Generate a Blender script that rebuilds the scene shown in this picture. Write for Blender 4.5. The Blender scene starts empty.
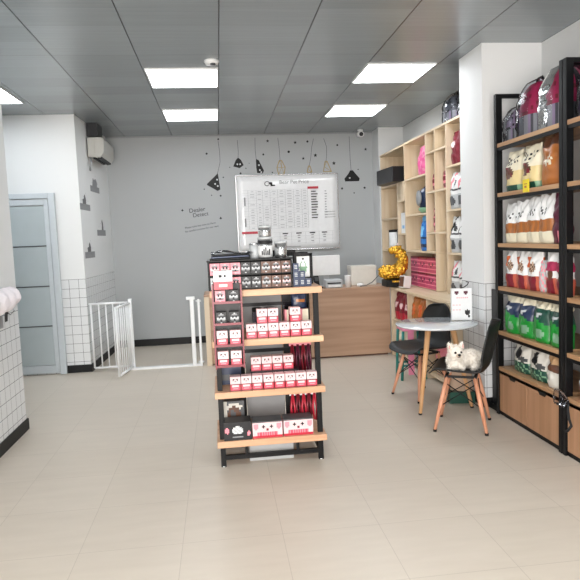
import bpy, bmesh, math, random
from mathutils import Vector, Matrix, Euler, noise
C = bpy.context.scene
COL = C.collection
PI = math.pi
R = math.radians
rnd = random.Random(4)

# ------------------------------------------------------------------ materials
def lin(h):
    h = h.lstrip('#'); v = [int(h[i:i+2], 16)/255 for i in (0, 2, 4)]
    return tuple(((c+.055)/1.055)**2.4 if c > .04045 else c/12.92 for c in v) + (1,)
MATS = {}
def mat(hexc, rough=.55, metal=0, coat=0, var=.06, scale=18, bump=0, alpha=1, trans=0, emit=0, spec=.5, key=None):
    k = key or (hexc, rough, metal, coat, alpha, trans, emit, bump, scale)
    if k in MATS: return MATS[k]
    m = bpy.data.materials.new('surface_%d' % len(MATS)); m.use_nodes = True
    nt = m.node_tree; b = nt.nodes['Principled BSDF']
    col = lin(hexc)
    tc = nt.nodes.new('ShaderNodeTexCoord'); nz = nt.nodes.new('ShaderNodeTexNoise')
    nz.inputs['Scale'].default_value = scale; nz.inputs['Detail'].default_value = 3
    nt.links.new(tc.outputs['Object'], nz.inputs['Vector'])
    mx = nt.nodes.new('ShaderNodeMix'); mx.data_type = 'RGBA'
    mx.inputs[6].default_value = tuple(c*(1-var) for c in col[:3])+(1,)
    mx.inputs[7].default_value = tuple(min(1, c*(1+var)) for c in col[:3])+(1,)
    nt.links.new(nz.outputs['Fac'], mx.inputs[0]); nt.links.new(mx.outputs[2], b.inputs['Base Color'])
    b.inputs['Roughness'].default_value = rough; b.inputs['Metallic'].default_value = metal
    b.inputs['Coat Weight'].default_value = coat; b.inputs['Alpha'].default_value = alpha
    b.inputs['Transmission Weight'].default_value = trans
    b.inputs['Specular IOR Level'].default_value = spec
    if emit:
        b.inputs['Emission Color'].default_value = col; b.inputs['Emission Strength'].default_value = emit
    if bump:
        bp = nt.nodes.new('ShaderNodeBump'); bp.inputs['Strength'].default_value = bump; bp.inputs['Distance'].default_value = .01
        nt.links.new(nz.outputs['Fac'], bp.inputs['Height']); nt.links.new(bp.outputs[0], b.inputs['Normal'])
    MATS[k] = m
    return m
def wood(hexa, hexb, axis=0, sc=3.0, rough=.45, key=None):
    k = ('wood', hexa, hexb, axis, sc)
    if k in MATS: return MATS[k]
    m = bpy.data.materials.new('wood_%d' % len(MATS)); m.use_nodes = True
    nt = m.node_tree; b = nt.nodes['Principled BSDF']; N = nt.nodes.new; L = nt.links.new
    tc = N('ShaderNodeTexCoord'); mp = N('ShaderNodeMapping')
    s = [sc*9, sc*9, sc*9]; s[axis] = sc*.5; mp.inputs['Scale'].default_value = s
    n1 = N('ShaderNodeTexNoise'); n1.inputs['Scale'].default_value = 1; n1.inputs['Detail'].default_value = 5
    L(tc.outputs['Object'], mp.inputs['Vector']); L(mp.outputs[0], n1.inputs['Vector'])
    cr = N('ShaderNodeValToRGB'); cr.color_ramp.elements[0].position = .35; cr.color_ramp.elements[1].position = .65
    cr.color_ramp.elements[0].color = lin(hexb); cr.color_ramp.elements[1].color = lin(hexa)
    L(n1.outputs['Fac'], cr.inputs[0]); L(cr.outputs[0], b.inputs['Base Color'])
    b.inputs['Roughness'].default_value = rough
    MATS[k] = m
    return m
def math_node(nt, op, a, b=None):
    n = nt.nodes.new('ShaderNodeMath'); n.operation = op
    for i, v in enumerate((a, b)):
        if v is None: continue
        if isinstance(v, (int, float)): n.inputs[i].default_value = v
        else: nt.links.new(v, n.inputs[i])
    return n.outputs[0]
def wall_tile_mat(name, paint, top, pitch=.105, tile='#dcdfe0', grout='#55585c', offz=0, offh=0):
    m = bpy.data.materials.new(name); m.use_nodes = True
    nt = m.node_tree; b = nt.nodes['Principled BSDF']; L = nt.links.new
    g = nt.nodes.new('ShaderNodeNewGeometry'); s = nt.nodes.new('ShaderNodeSeparateXYZ'); L(g.outputs['Position'], s.inputs[0])
    sn = nt.nodes.new('ShaderNodeSeparateXYZ'); L(g.outputs['True Normal'], sn.inputs[0])
    isx = math_node(nt, 'GREATER_THAN', math_node(nt, 'ABSOLUTE', sn.outputs[0]), .6)
    hx = math_node(nt, 'MULTIPLY', s.outputs[1], isx)
    hy = math_node(nt, 'MULTIPLY', s.outputs[0], math_node(nt, 'SUBTRACT', 1, isx))
    h = math_node(nt, 'ADD', math_node(nt, 'ADD', hx, hy), 20+offh)
    w = .035
    lh = math_node(nt, 'LESS_THAN', math_node(nt, 'FRACT', math_node(nt, 'DIVIDE', h, pitch)), w)
    lz = math_node(nt, 'LESS_THAN', math_node(nt, 'FRACT', math_node(nt, 'DIVIDE', math_node(nt, 'SUBTRACT', top+10*pitch+offz, s.outputs[2]), pitch)), w)
    ln = math_node(nt, 'MAXIMUM', lh, lz)
    below = math_node(nt, 'LESS_THAN', s.outputs[2], top)
    a = nt.nodes.new('ShaderNodeMix'); a.data_type = 'RGBA'; a.inputs[6].default_value = lin(tile); a.inputs[7].default_value = lin(grout); L(ln, a.inputs[0])
    c = nt.nodes.new('ShaderNodeMix'); c.data_type = 'RGBA'; c.inputs[6].default_value = lin(paint); L(a.outputs[2], c.inputs[7]); L(below, c.inputs[0])
    L(c.outputs[2], b.inputs['Base Color'])
    ro = math_node(nt, 'SUBTRACT', .6, math_node(nt, 'MULTIPLY', below, .38)); L(ro, b.inputs['Roughness'])
    return m
def ceiling_mat():
    m = bpy.data.materials.new('brushed_ceiling_panels'); m.use_nodes = True
    nt = m.node_tree; b = nt.nodes['Principled BSDF']; L = nt.links.new
    g = nt.nodes.new('ShaderNodeNewGeometry'); s = nt.nodes.new('ShaderNodeSeparateXYZ'); L(g.outputs['Position'], s.inputs[0])
    fx = math_node(nt, 'FRACT', math_node(nt, 'DIVIDE', math_node(nt, 'ADD', s.outputs[0], 20*.65-.075), .65))
    lx = math_node(nt, 'LESS_THAN', fx, .014)
    fy = math_node(nt, 'FRACT', math_node(nt, 'DIVIDE', math_node(nt, 'ADD', s.outputs[1], 10*.325-.12), .325*5))
    ly = math_node(nt, 'LESS_THAN', fy, .003)
    ln = math_node(nt, 'MAXIMUM', lx, math_node(nt, 'MULTIPLY', ly, .4))
    mp = nt.nodes.new('ShaderNodeMapping'); mp.inputs['Scale'].default_value = (1.2, 45, 1); L(g.outputs['Position'], mp.inputs[0])
    nz = nt.nodes.new('ShaderNodeTexNoise'); nz.inputs['Scale'].default_value = 1; nz.inputs['Detail'].default_value = 3; L(mp.outputs[0], nz.inputs['Vector'])
    # each panel a slightly different tone
    vx = nt.nodes.new('ShaderNodeCombineXYZ')
    L(math_node(nt, 'FLOOR', math_node(nt, 'DIVIDE', math_node(nt, 'ADD', s.outputs[0], 20*.65-.075), .65)), vx.inputs[0])
    L(math_node(nt, 'FLOOR', math_node(nt, 'DIVIDE', math_node(nt, 'ADD', s.outputs[1], 10*.325-.12), .325)), vx.inputs[1])
    wn = nt.nodes.new('ShaderNodeTexWhiteNoise'); L(vx.outputs[0], wn.inputs['Vector'])
    t = math_node(nt, 'ADD', math_node(nt, 'MULTIPLY', nz.outputs['Fac'], .5), math_node(nt, 'MULTIPLY', wn.outputs['Value'], .35))
    a = nt.nodes.new('ShaderNodeMix'); a.data_type = 'RGBA'; a.inputs[6].default_value = lin('#868d90'); a.inputs[7].default_value = lin('#a9b1b4'); L(t, a.inputs[0])
    c = nt.nodes.new('ShaderNodeMix'); c.data_type = 'RGBA'; L(a.outputs[2], c.inputs[6]); c.inputs[7].default_value = lin('#2c2e2f'); L(ln, c.inputs[0])
    L(c.outputs[2], b.inputs['Base Color']); b.inputs['Metallic'].default_value = .35
    b.inputs['Roughness'].default_value = .27
    return m
def floor_mat():
    m = bpy.data.materials.new('beige_vinyl_tiles'); m.use_nodes = True
    nt = m.node_tree; b = nt.nodes['Principled BSDF']; L = nt.links.new
    g = nt.nodes.new('ShaderNodeNewGeometry'); s = nt.nodes.new('ShaderNodeSeparateXYZ'); L(g.outputs['Position'], s.inputs[0])
    fx = math_node(nt, 'FRACT', math_node(nt, 'DIVIDE', math_node(nt, 'ADD', s.outputs[0], 10.25), .5))
    fy = math_node(nt, 'FRACT', math_node(nt, 'DIVIDE', math_node(nt, 'ADD', s.outputs[1], 10.1), .5))
    ln = math_node(nt, 'MAXIMUM', math_node(nt, 'LESS_THAN', fx, .006), math_node(nt, 'LESS_THAN', fy, .006))
    mp = nt.nodes.new('ShaderNodeMapping'); mp.inputs['Scale'].default_value = (3, 14, 1); L(g.outputs['Position'], mp.inputs[0])
    nz = nt.nodes.new('ShaderNodeTexNoise'); nz.inputs['Scale'].default_value = 1; nz.inputs['Detail'].default_value = 6; L(mp.outputs[0], nz.inputs['Vector'])
    n2 = nt.nodes.new('ShaderNodeTexNoise'); n2.inputs['Scale'].default_value = .8; L(g.outputs['Position'], n2.inputs['Vector'])
    vx = nt.nodes.new('ShaderNodeCombineXYZ')
    L(math_node(nt, 'FLOOR', math_node(nt, 'DIVIDE', math_node(nt, 'ADD', s.outputs[0], 10.25), .5)), vx.inputs[0])
    L(math_node(nt, 'FLOOR', math_node(nt, 'DIVIDE', math_node(nt, 'ADD', s.outputs[1], 10.1), .5)), vx.inputs[1])
    wn = nt.nodes.new('ShaderNodeTexWhiteNoise'); L(vx.outputs[0], wn.inputs['Vector'])
    t = math_node(nt, 'ADD', math_node(nt, 'MULTIPLY', nz.outputs['Fac'], .6), math_node(nt, 'ADD', math_node(nt, 'MULTIPLY', n2.outputs['Fac'], .3), math_node(nt, 'MULTIPLY', wn.outputs['Value'], .12)))
    a = nt.nodes.new('ShaderNodeMix'); a.data_type = 'RGBA'; a.inputs[6].default_value = lin('#b8ae9f'); a.inputs[7].default_value = lin('#d3cabd'); L(t, a.inputs[0])
    c = nt.nodes.new('ShaderNodeMix'); c.data_type = 'RGBA'; L(a.outputs[2], c.inputs[6]); c.inputs[7].default_value = lin('#a1978a'); L(math_node(nt, 'MULTIPLY', ln, .6), c.inputs[0])
    L(c.outputs[2], b.inputs['Base Color'])
    L(math_node(nt, 'ADD', .3, math_node(nt, 'MULTIPLY', nz.outputs['Fac'], .16)), b.inputs['Roughness'])
    return m

K = {}   # palette: key -> material
def pal(key, *a, **k): K[key] = mat(*a, **k); return K[key]
pal('white', '#e4e6e6', .4); pal('offwhite', '#d5d3cb', .45); pal('black', '#0e0f10', .5, spec=.3); pal('soot', '#1b1c1f', .4, spec=.35)
pal('metal_black', '#08090b', .45, spec=.25); pal('red', '#b52238', .35); pal('deepred', '#741426', .35)
pal('rose', '#e88a96', .4); pal('blush', '#e3c4c6', .35); pal('text', '#28282c', .8); pal('greytext', '#85878a', .5)
pal('navy', '#20304f', .35); pal('blue', '#2a6fb8', .3); pal('lightblue', '#6fb2e0', .3); pal('teal', '#1f7a72', .4)
pal('green', '#1f8a35', .3); pal('darkgreen', '#15463a', .35); pal('palegreen', '#7aa384', .4)
pal('orange', '#d2642f', .35); pal('amber', '#a9662c', .35); pal('brown', '#5c3a28', .4); pal('tan', '#b9946c', .5)
pal('cream', '#dcd6bf', .4); pal('yellow', '#e8d32a', .5); pal('maroon', '#56142f', .35); pal('magenta', '#a4234f', .45)
pal('hotpink', '#dd5f96', .4); pal('pink', '#e38bab', .4); pal('grey', '#8d9092', .45); pal('lightgrey', '#b4b8ba', .4); pal('darkgrey', '#4b4e51', .4)
pal('silver', '#c9cacb', .22, metal=.9); pal('gold', '#dcab3c', .25, metal=.85, var=.25, scale=60, bump=.6)
pal('powder', '#e6e9ea', .3); pal('skin', '#d9aaa4', .7); pal('muzzle', '#c8b5a2', .9)
pal('doorframe', '#c3cbd0', .4); pal('clear', '#e8eef2', .06, alpha=.16, var=0); pal('smokeclear', '#9aa0a6', .08, alpha=.4, var=0)
pal('plasticbag', '#d8dce0', .08, alpha=.3, bump=1.0, scale=25)
pal('cartongrey', '#9b9ea0', .5); pal('furwhite', '#ece6dc', .9); pal('fabric_black', '#1b1c1e', .8)
pal('beige', '#b89f8a', .6); pal('lilac', '#8f7f95', .4)
def film(name, tint, fac, rough, bump=0):
    m = bpy.data.materials.new(name); m.use_nodes = True; nt = m.node_tree; N = nt.nodes.new; L = nt.links.new
    for n in list(nt.nodes): nt.nodes.remove(n)
    out = N('ShaderNodeOutputMaterial'); mx = N('ShaderNodeMixShader'); tr = N('ShaderNodeBsdfTransparent'); gl = N('ShaderNodeBsdfGlossy'); lw = N('ShaderNodeLayerWeight')
    tr.inputs[0].default_value = tint; gl.inputs['Roughness'].default_value = rough; lw.inputs[0].default_value = fac
    tc = N('ShaderNodeTexCoord'); nz = N('ShaderNodeTexNoise'); nz.inputs['Scale'].default_value = 14; L(tc.outputs['Object'], nz.inputs['Vector'])
    bp = N('ShaderNodeBump'); bp.inputs['Strength'].default_value = bump; bp.inputs['Distance'].default_value = .02; L(nz.outputs['Fac'], bp.inputs['Height'])
    L(bp.outputs[0], gl.inputs['Normal']); L(bp.outputs[0], lw.inputs['Normal'])
    L(lw.outputs['Fresnel'], mx.inputs[0]); L(tr.outputs[0], mx.inputs[1]); L(gl.outputs[0], mx.inputs[2]); L(mx.outputs[0], out.inputs[0]); return m
K['clear'] = film('clear_film', (.95,.97,.97,1), .10, .05); K['smokeclear'] = film('smoky_film', (.72,.72,.78,1), .10, .08); K['plasticbag'] = film('crinkled_film', (.88,.88,.92,1), .14, .14, .22)
K['lightwood'] = wood('#dac9b0', '#cdb898', 2, 2.2)
K['lightwood_y'] = wood('#dfceb4', '#d1bc9b', 1, 2.2)
K['plank'] = wood('#d2aa88', '#bf9270', 0, 2.5)
K['rackplank'] = wood('#bf9a74', '#a27b57', 1, 2.5)
K['drawerwood'] = wood('#b3896a', '#a07857', 2, 2.0)
K['counterwood'] = wood('#b3937a', '#9f7e65', 0, 1.6)
K['legwood'] = wood('#dcb083', '#cb9a6a', 2, 4)
K['legrose'] = wood('#d99f80', '#c58768', 2, 4)

# ------------------------------------------------------------------ mesh builder
class MB:
    def __init__(s): s.bm = bmesh.new(); s.keys = []
    def mi(s, k):
        if k not in s.keys: s.keys.append(k)
        return s.keys.index(k)
    def quad(s, pts, k):
        vs = [s.bm.verts.new(p) for p in pts]; f = s.bm.faces.new(vs); f.material_index = s.mi(k); return f
    def box(s, x0, x1, y0, y1, z0, z1, k, rot=None, piv=None):
        P = [Vector(p) for p in ((x0,y0,z0),(x1,y0,z0),(x1,y1,z0),(x0,y1,z0),(x0,y0,z1),(x1,y0,z1),(x1,y1,z1),(x0,y1,z1))]
        if rot is not None:
            c = Vector(piv) if piv else sum(P, Vector())/8; E = rot if isinstance(rot, Matrix) else Euler(rot).to_matrix()
            P = [E @ (p-c)+c for p in P]
        v = [s.bm.verts.new(p) for p in P]; i = s.mi(k)
        for q in ((0,3,2,1),(4,5,6,7),(0,1,5,4),(1,2,6,5),(2,3,7,6),(3,0,4,7)):
            f = s.bm.faces.new([v[a] for a in q]); f.material_index = i
        return s
    def tube(s, pts, rad, k, seg=10, cap=True, flat=1):
        pts = [Vector(p) for p in pts]; n = len(pts)
        rs = rad if isinstance(rad, (list, tuple)) else [rad]*n
        i = s.mi(k); rings = []; up = None
        for a in range(n):
            t = (pts[min(a+1, n-1)]-pts[max(a-1, 0)]).normalized()
            if up is None: up = Vector((0,0,1)) if abs(t.z) < .9 else Vector((1,0,0))
            x = up.cross(t)
            if x.length < 1e-5: x = Vector((1,0,0)).cross(t)
            x.normalize(); y = t.cross(x); up = y
            rings.append([s.bm.verts.new(pts[a]+(x*math.cos(2*PI*j/seg)+y*math.sin(2*PI*j/seg)*flat)*rs[a]) for j in range(seg)])
        for a in range(n-1):
            for j in range(seg):
                f = s.bm.faces.new((rings[a][j], rings[a][(j+1)%seg], rings[a+1][(j+1)%seg], rings[a+1][j])); f.material_index = i; f.smooth = True
        if cap:
            f = s.bm.faces.new(rings[0][::-1]); f.material_index = i
            f = s.bm.faces.new(rings[-1]); f.material_index = i
        return s
    def lathe(s, prof, k, c=(0,0,0), seg=20, smooth=True):
        rings = []; ks = k if isinstance(k, list) else [k]*(len(prof)-1)
        for r, z in prof:
            rings.append([s.bm.verts.new((c[0]+r*math.cos(2*PI*j/seg), c[1]+r*math.sin(2*PI*j/seg), c[2]+z)) for j in range(seg)])
        for a in range(len(prof)-1):
            for j in range(seg):
                f = s.bm.faces.new((rings[a][j], rings[a][(j+1)%seg], rings[a+1][(j+1)%seg], rings[a+1][j])); f.material_index = s.mi(ks[a]); f.smooth = smooth
        if prof[0][0] > 1e-4: f = s.bm.faces.new(rings[0][::-1]); f.material_index = s.mi(ks[0])
        if prof[-1][0] > 1e-4: f = s.bm.faces.new(rings[-1]); f.material_index = s.mi(ks[-1])
        return s
    def ball(s, c, r, k, seg=14, rot=None):
        r = (r, r, r) if isinstance(r, (int, float)) else r
        M = Matrix.Translation(c) @ ((Euler(rot).to_matrix().to_4x4()) if rot else Matrix()) @ Matrix.Diagonal((*r, 1))
        g = bmesh.ops.create_uvsphere(s.bm, u_segments=seg, v_segments=max(6, seg*2//3), radius=1, matrix=M)
        i = s.mi(k)
        for f in {f for v in g['verts'] for f in v.link_faces}: f.material_index = i; f.smooth = True
        return s
    def prism(s, pts, z0, z1, k):
        a = [s.bm.verts.new((p[0], p[1], z0)) for p in pts]; b = [s.bm.verts.new((p[0], p[1], z1)) for p in pts]; n = len(pts); i = s.mi(k)
        fs = [s.bm.faces.new(a[::-1]), s.bm.faces.new(b)]+[s.bm.faces.new((a[j], a[(j+1)%n], b[(j+1)%n], b[j])) for j in range(n)]
        for f in fs: f.material_index = i
        return s
    def plate(s, pts, y, t, k):     # outline in x,z extruded along y (a sticker on the back wall)
        a = [s.bm.verts.new((p[0], y, p[1])) for p in pts]; b = [s.bm.verts.new((p[0], y-t, p[1])) for p in pts]; n = len(pts); i = s.mi(k)
        fs = [s.bm.faces.new(a), s.bm.faces.new(b[::-1])]+[s.bm.faces.new((a[j], b[j], b[(j+1)%n], a[(j+1)%n])) for j in range(n)]
        for f in fs: f.material_index = i
        return s
    def paintgrid(s, fn, nu, nv, paint, smooth=False):
        V = [[s.bm.verts.new(fn(i/nu, j/nv)) for i in range(nu+1)] for j in range(nv+1)]
        for j in range(nv):
            for i in range(nu):
                f = s.bm.faces.new((V[j][i], V[j][i+1], V[j+1][i+1], V[j+1][i])); f.material_index = s.mi(paint((i+.5)/nu, (j+.5)/nv)); f.smooth = smooth
        return V
    def mesh(s, name, off=None):
        if off: bmesh.ops.translate(s.bm, verts=s.bm.verts, vec=[-a for a in off])
        bmesh.ops.recalc_face_normals(s.bm, faces=s.bm.faces)
        me = bpy.data.meshes.new(name); s.bm.to_mesh(me); s.bm.free()
        for k in s.keys: me.materials.append(K[k] if isinstance(k, str) else k)
        return me
def link(name, me, parent=None, loc=(0,0,0), rotz=0):
    o = bpy.data.objects.new(name, me); COL.objects.link(o); o.location = loc; o.rotation_euler = (0,0,rotz)
    if parent: o.parent = parent
    return o
def bevel(o, w=.004, seg=2):
    m = o.modifiers.new('soft_edge', 'BEVEL'); m.width = w; m.segments = seg; m.limit_method = 'ANGLE'; return o
def tag(o, label, cat, group=None, kind=None):
    o['label'] = label; o['category'] = cat
    if group: o['group'] = group
    if kind: o['kind'] = kind
    return o
def thing(name, label, cat, loc=(0,0,0), rotz=0, group=None):
    o = link(name, None, None, loc, rotz); return tag(o, label, cat, group)
def part(name, mb, parent, world=True, bev=0):   # world=True: shapes written in room coordinates
    off = None
    if world:
        p = parent; off = Vector()
        while p: off += p.location; p = p.parent
    o = link(name, mb.mesh(name, off), parent)
    if bev: bevel(o, bev)
    return o
def solo(name, mb, label, cat, loc, rotz=0, group=None, bev=0, world=False):
    o = link(name, mb.mesh(name, loc if world else None), None, loc, rotz); tag(o, label, cat, group)
    if bev: bevel(o, bev)
    return o
def struct(name, mb, bev=0):
    o = link(name, mb.mesh(name)); o['kind'] = 'structure'
    if bev: bevel(o, bev)
    return o
def place(src, loc, rotz=None, label=None, group=None, used=set()):
    """first use moves the source itself, later uses copy it with its parts"""
    if src.name not in used: used.add(src.name); o = src
    else:
        o = src.copy(); COL.objects.link(o)
        for ch in src.children:
            c = ch.copy(); COL.objects.link(c); c.parent = o
            for g in ch.children:
                d = g.copy(); COL.objects.link(d); d.parent = c
    o.location = loc
    if rotz is not None: o.rotation_euler = (0,0,rotz)
    if label: o['label'] = label
    if group: o['group'] = group
    return o
ORD = ['first','second','third','fourth','fifth','sixth','seventh','eighth','ninth','tenth']
FACE = -PI/2     # things on the right-hand shelves look towards the room (-X)

# ------------------------------------------------------------------ setting
H = 2.98; XR = 2.68; XL = -1.64; YB = 8.75; YF = -2.0
K['ceil'] = ceiling_mat(); K['floor'] = floor_mat()
K['tileL'] = wall_tile_mat('left_wall_tiles', '#dee1e1', 1.10, .108)
K['tileC'] = wall_tile_mat('column_tiles', '#dfe1e1', 1.045, .11, offh=.035)
K['paint_back'] = mat('#a7abac', .65, var=.03, scale=2)
K['paint_white'] = mat('#d3d5d5', .65, var=.03, scale=2)
struct('floor', MB().box(-3.3, 3.0, YF-.2, YB+.2, -.1, 0, 'floor'))
struct('ceiling', MB().box(-3.3, 3.0, YF-.2, YB+.2, H, H+.1, 'ceil'))
struct('wall_back', MB().box(-3.3, 3.0, YB, YB+.15, 0, H, 'paint_back'))
struct('wall_right', MB().box(XR, XR+.15, YF, YB, 0, H, 'paint_white'))
struct('wall_left_near', MB().box(-3.2, XL, YF, 5.05, 0, H, 'tileL'))
struct('wall_left_far', MB().prism([(-3.2, 7.2), (-1.56, 7.2), (-1.49, YB), (-3.2, YB)], 0, H, 'tileL'))
struct('wall_left_outer', MB().box(-3.3, -3.2, YF, YB, 0, H, 'paint_white'))
struct('wall_column', MB().box(2.17, XR, 4.72, 5.17, 0, H, 'tileC'))
struct('wall_pillar', MB().box(2.32, XR, 8.4, YB, 0, H, 'paint_white'))
mb = MB(); mb.box(-3.2, XR, YF-.15, YF, 2.6, H, 'paint_white'); mb.box(-3.2, -1.6, YF-.15, YF, 0, 2.6, 'paint_white'); mb.box(.55, XR, YF-.15, YF, 0, 2.6, 'paint_white')
struct('wall_front', mb)
struct('baseboard_left_near', MB().box(XL, XL+.014, YF, 5.064, 0, .09, 'black').box(-3.2, XL+.014, 5.05, 5.064, 0, .09, 'black'), .002)
struct('baseboard_left_far', MB().box(-1.83, -1.545, 7.186, 7.2, 0, .09, 'black').prism([(-1.545, 7.186), (-1.56, 7.2), (-1.49, YB-.014), (-1.476, YB-.014)], 0, .09, 'black'), .002)
struct('baseboard_back', MB().box(-1.476, 2.32, YB-.014, YB, 0, .10, 'black'), .002)
struct('baseboard_column', MB().box(2.156, XR, 4.706, 4.72, 0, .08, 'black').box(2.156, 2.17, 4.706, 5.18, 0, .08, 'black'), .002)
# thin trim where walls meet the ceiling
mb = MB(); mb.box(-1.49, 2.32, YB-.012, YB, H-.02, H, 'grey')
struct('trim_1', mb)

# frosted glass door in the alcove
K['frost'] = mat('#b2bdc0', .25, var=.1, scale=3, coat=.3)
d = link('door_1', None, None, (-2.13, 7.2, 0)); d['kind'] = 'structure'
mb = MB(); y0, y1 = 7.15, 7.2
mb.box(-1.90, -1.83, y0, y1, 0, 2.10, 'doorframe'); mb.box(-2.50, -2.43, y0, y1, 0, 2.10, 'doorframe'); mb.box(-2.43, -1.90, y0, y1, 2.04, 2.10, 'doorframe')
part('door_frame', mb, d, bev=.004)
mb = MB(); y0, y1 = 7.16, 7.195
mb.box(-1.955, -1.905, y0, y1, .02, 2.03, 'doorframe'); mb.box(-2.425, -2.375, y0, y1, .02, 2.03, 'doorframe')
mb.box(-2.375, -1.955, y0, y1, 1.965, 2.03, 'doorframe'); mb.box(-2.375, -1.955, y0, y1, .02, .11, 'doorframe')
part('door_leaf', mb, d, bev=.003)
for i in range(4):
    a = .11+i*.4637; part('glass_pane', MB().box(-2.375, -1.955, 7.172, 7.185, a+.006, a+.458, 'frost'), d)
mb = MB()
for i in range(1, 4): a = .11+i*.4637; mb.box(-2.375, -1.955, 7.166, 7.19, a-.006, a+.006, 'darkgrey')
part('glazing_bar', mb, d)
part('door_handle', MB().tube([(-2.40, 7.155, .98), (-2.40, 7.12, .98), (-2.40, 7.12, 1.10), (-2.40, 7.155, 1.10)], .008, 'silver'), d)

# ------------------------------------------------------------------ ceiling things
K['lightpanel'] = mat('#f6faff', .5, emit=8.5, var=0, key='lightpanel')
lamps = [(-.24, 5.69, 'in the left column, the nearer of two'), (-.24, 7.33, 'in the left column, the farther of two'),
         (1.69, 5.58, 'in the right column, the nearer of two'), (1.71, 7.22, 'in the right column, the farther of two'), (-2.23, 6.27, 'at the left edge over the alcove'),
         (-.24, 2.0, 'behind the camera on the left'), (1.69, 2.0, 'behind the camera on the right'), (.7, -.3, 'near the shop entrance')]
src = None
for x, y, t in lamps:
    if src is None:
        src = thing('ceiling_light', '', 'ceiling light', (x, y, H))
        f = MB(); s = .315; w = .012
        for a in ((-s, s, -s, -s+w), (-s, s, s-w, s), (-s, -s+w, -s+w, s-w), (s-w, s, -s+w, s-w)): f.box(*a, -.012, 0, 'white')
        part('frame', f, src, world=False); part('diffuser', MB().box(-s+w, s-w, -s+w, s-w, -.008, 0, 'lightpanel'), src, world=False)
    place(src, (x, y, H), label='square white LED ceiling panel '+t, group='ceiling light panels')
t = thing('smoke_detector', 'small round white smoke detector on the ceiling by the left lamps', 'smoke detector', (.02, 5.16, H))
part('housing', MB().lathe([(.062, 0), (.062, -.012), (.05, -.03), (.0, -.034)], 'white'), t, world=False)
part('sensor', MB().lathe([(.022, -.03), (.022, -.042), (.0, -.044)], 'darkgrey', (.01, -.025, 0)), t, world=False)
t = thing('security_camera', 'white bullet security camera with black lens under the ceiling above the whiteboard', 'camera', (2.10, 8.56, H))
part('mount', MB().lathe([(.04, 0), (.04, -.015), (.015, -.02), (.015, -.05)], 'white'), t, world=False)
part('body', MB().tube([(0, .06, -.055), (0, -.06, -.07)], .042, 'white', 16), t, world=False)
part('lens', MB().tube([(0, -.06, -.07), (-.002, -.075, -.072)], .03, 'black', 16), t, world=False)

# air conditioner high on the far left wall
t = thing('air_conditioner', 'cream wall air conditioner high on the left wall near the ceiling', 'air conditioner', (-1.40, 7.95, 2.55))
mb = MB(); pr = [(-1.525, 2.565), (-1.38, 2.555), (-1.335, 2.61), (-1.325, 2.77), (-1.35, 2.80), (-1.525, 2.80)]
va = [mb.bm.verts.new((x, 7.66, z)) for x, z in pr]; vb = [mb.bm.verts.new((x, 8.38, z)) for x, z in pr]; i = mb.mi('acbody')
pal('acbody', '#b4b4ae', .4)
for f in [mb.bm.faces.new(va), mb.bm.faces.new(vb[::-1])]+[mb.bm.faces.new((va[j], vb[j], vb[(j+1)%6], va[(j+1)%6])) for j in range(6)]: f.material_index = i
part('body', mb, t, bev=.012)
part('end_cap', MB().box(-1.52, -1.44, 7.652, 7.66, 2.57, 2.79, 'acbody'), t, bev=.003)
for a, b in ((-1.47, -1.44), (-1.42, -1.37)):
    part('air_outlet', MB().box(a, b, 7.70, 8.34, 2.545, 2.566, 'black'), t)
solo('gap_shade_block', MB().box(-1.53, -1.40, 7.70, 8.0, 2.815, H-.002, 'soot'), 'dark block standing in for the shaded gap above the cream air conditioner', 'painted shade', (-1.45, 7.78, 2.83), world=True)  # dark block added as the shade in the gap above the unit
solo('drain_hose', MB().tube([(-1.50, 7.66, 2.545), (-1.485, 7.64, 2.49), (-1.50, 7.63, 2.44), (-1.51, 7.67, 2.40)], .012, 'grey'), 'grey bent hose hanging under the air conditioner', 'hose', (-1.5, 7.66, 2.40), world=True)

# ------------------------------------------------------------------ wall stickers
def disc(cx, cz, r, n=10, sq=1): return [(cx+r*math.cos(2*PI*i/n), cz+r*sq*math.sin(2*PI*i/n)) for i in range(n)]
def star(cx, cz, r, n=5, rr=.45): return [(cx+(r if i % 2 == 0 else r*rr)*math.sin(PI*i/n), cz+(r if i % 2 == 0 else r*rr)*math.cos(PI*i/n)) for i in range(2*n)]
YD = YB
def cord(mb, pts, k='darkgrey', w=.006):
    for a, b in zip(pts, pts[1:]):
        dx, dz = b[0]-a[0], b[1]-a[1]; l = math.hypot(dx, dz); nx, nz = -dz/l*w/2, dx/l*w/2
        mb.plate([(a[0]-nx, a[1]-nz), (b[0]-nx, b[1]-nz), (b[0]+nx, b[1]+nz), (a[0]+nx, a[1]+nz)], YD, .0015, k)
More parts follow.
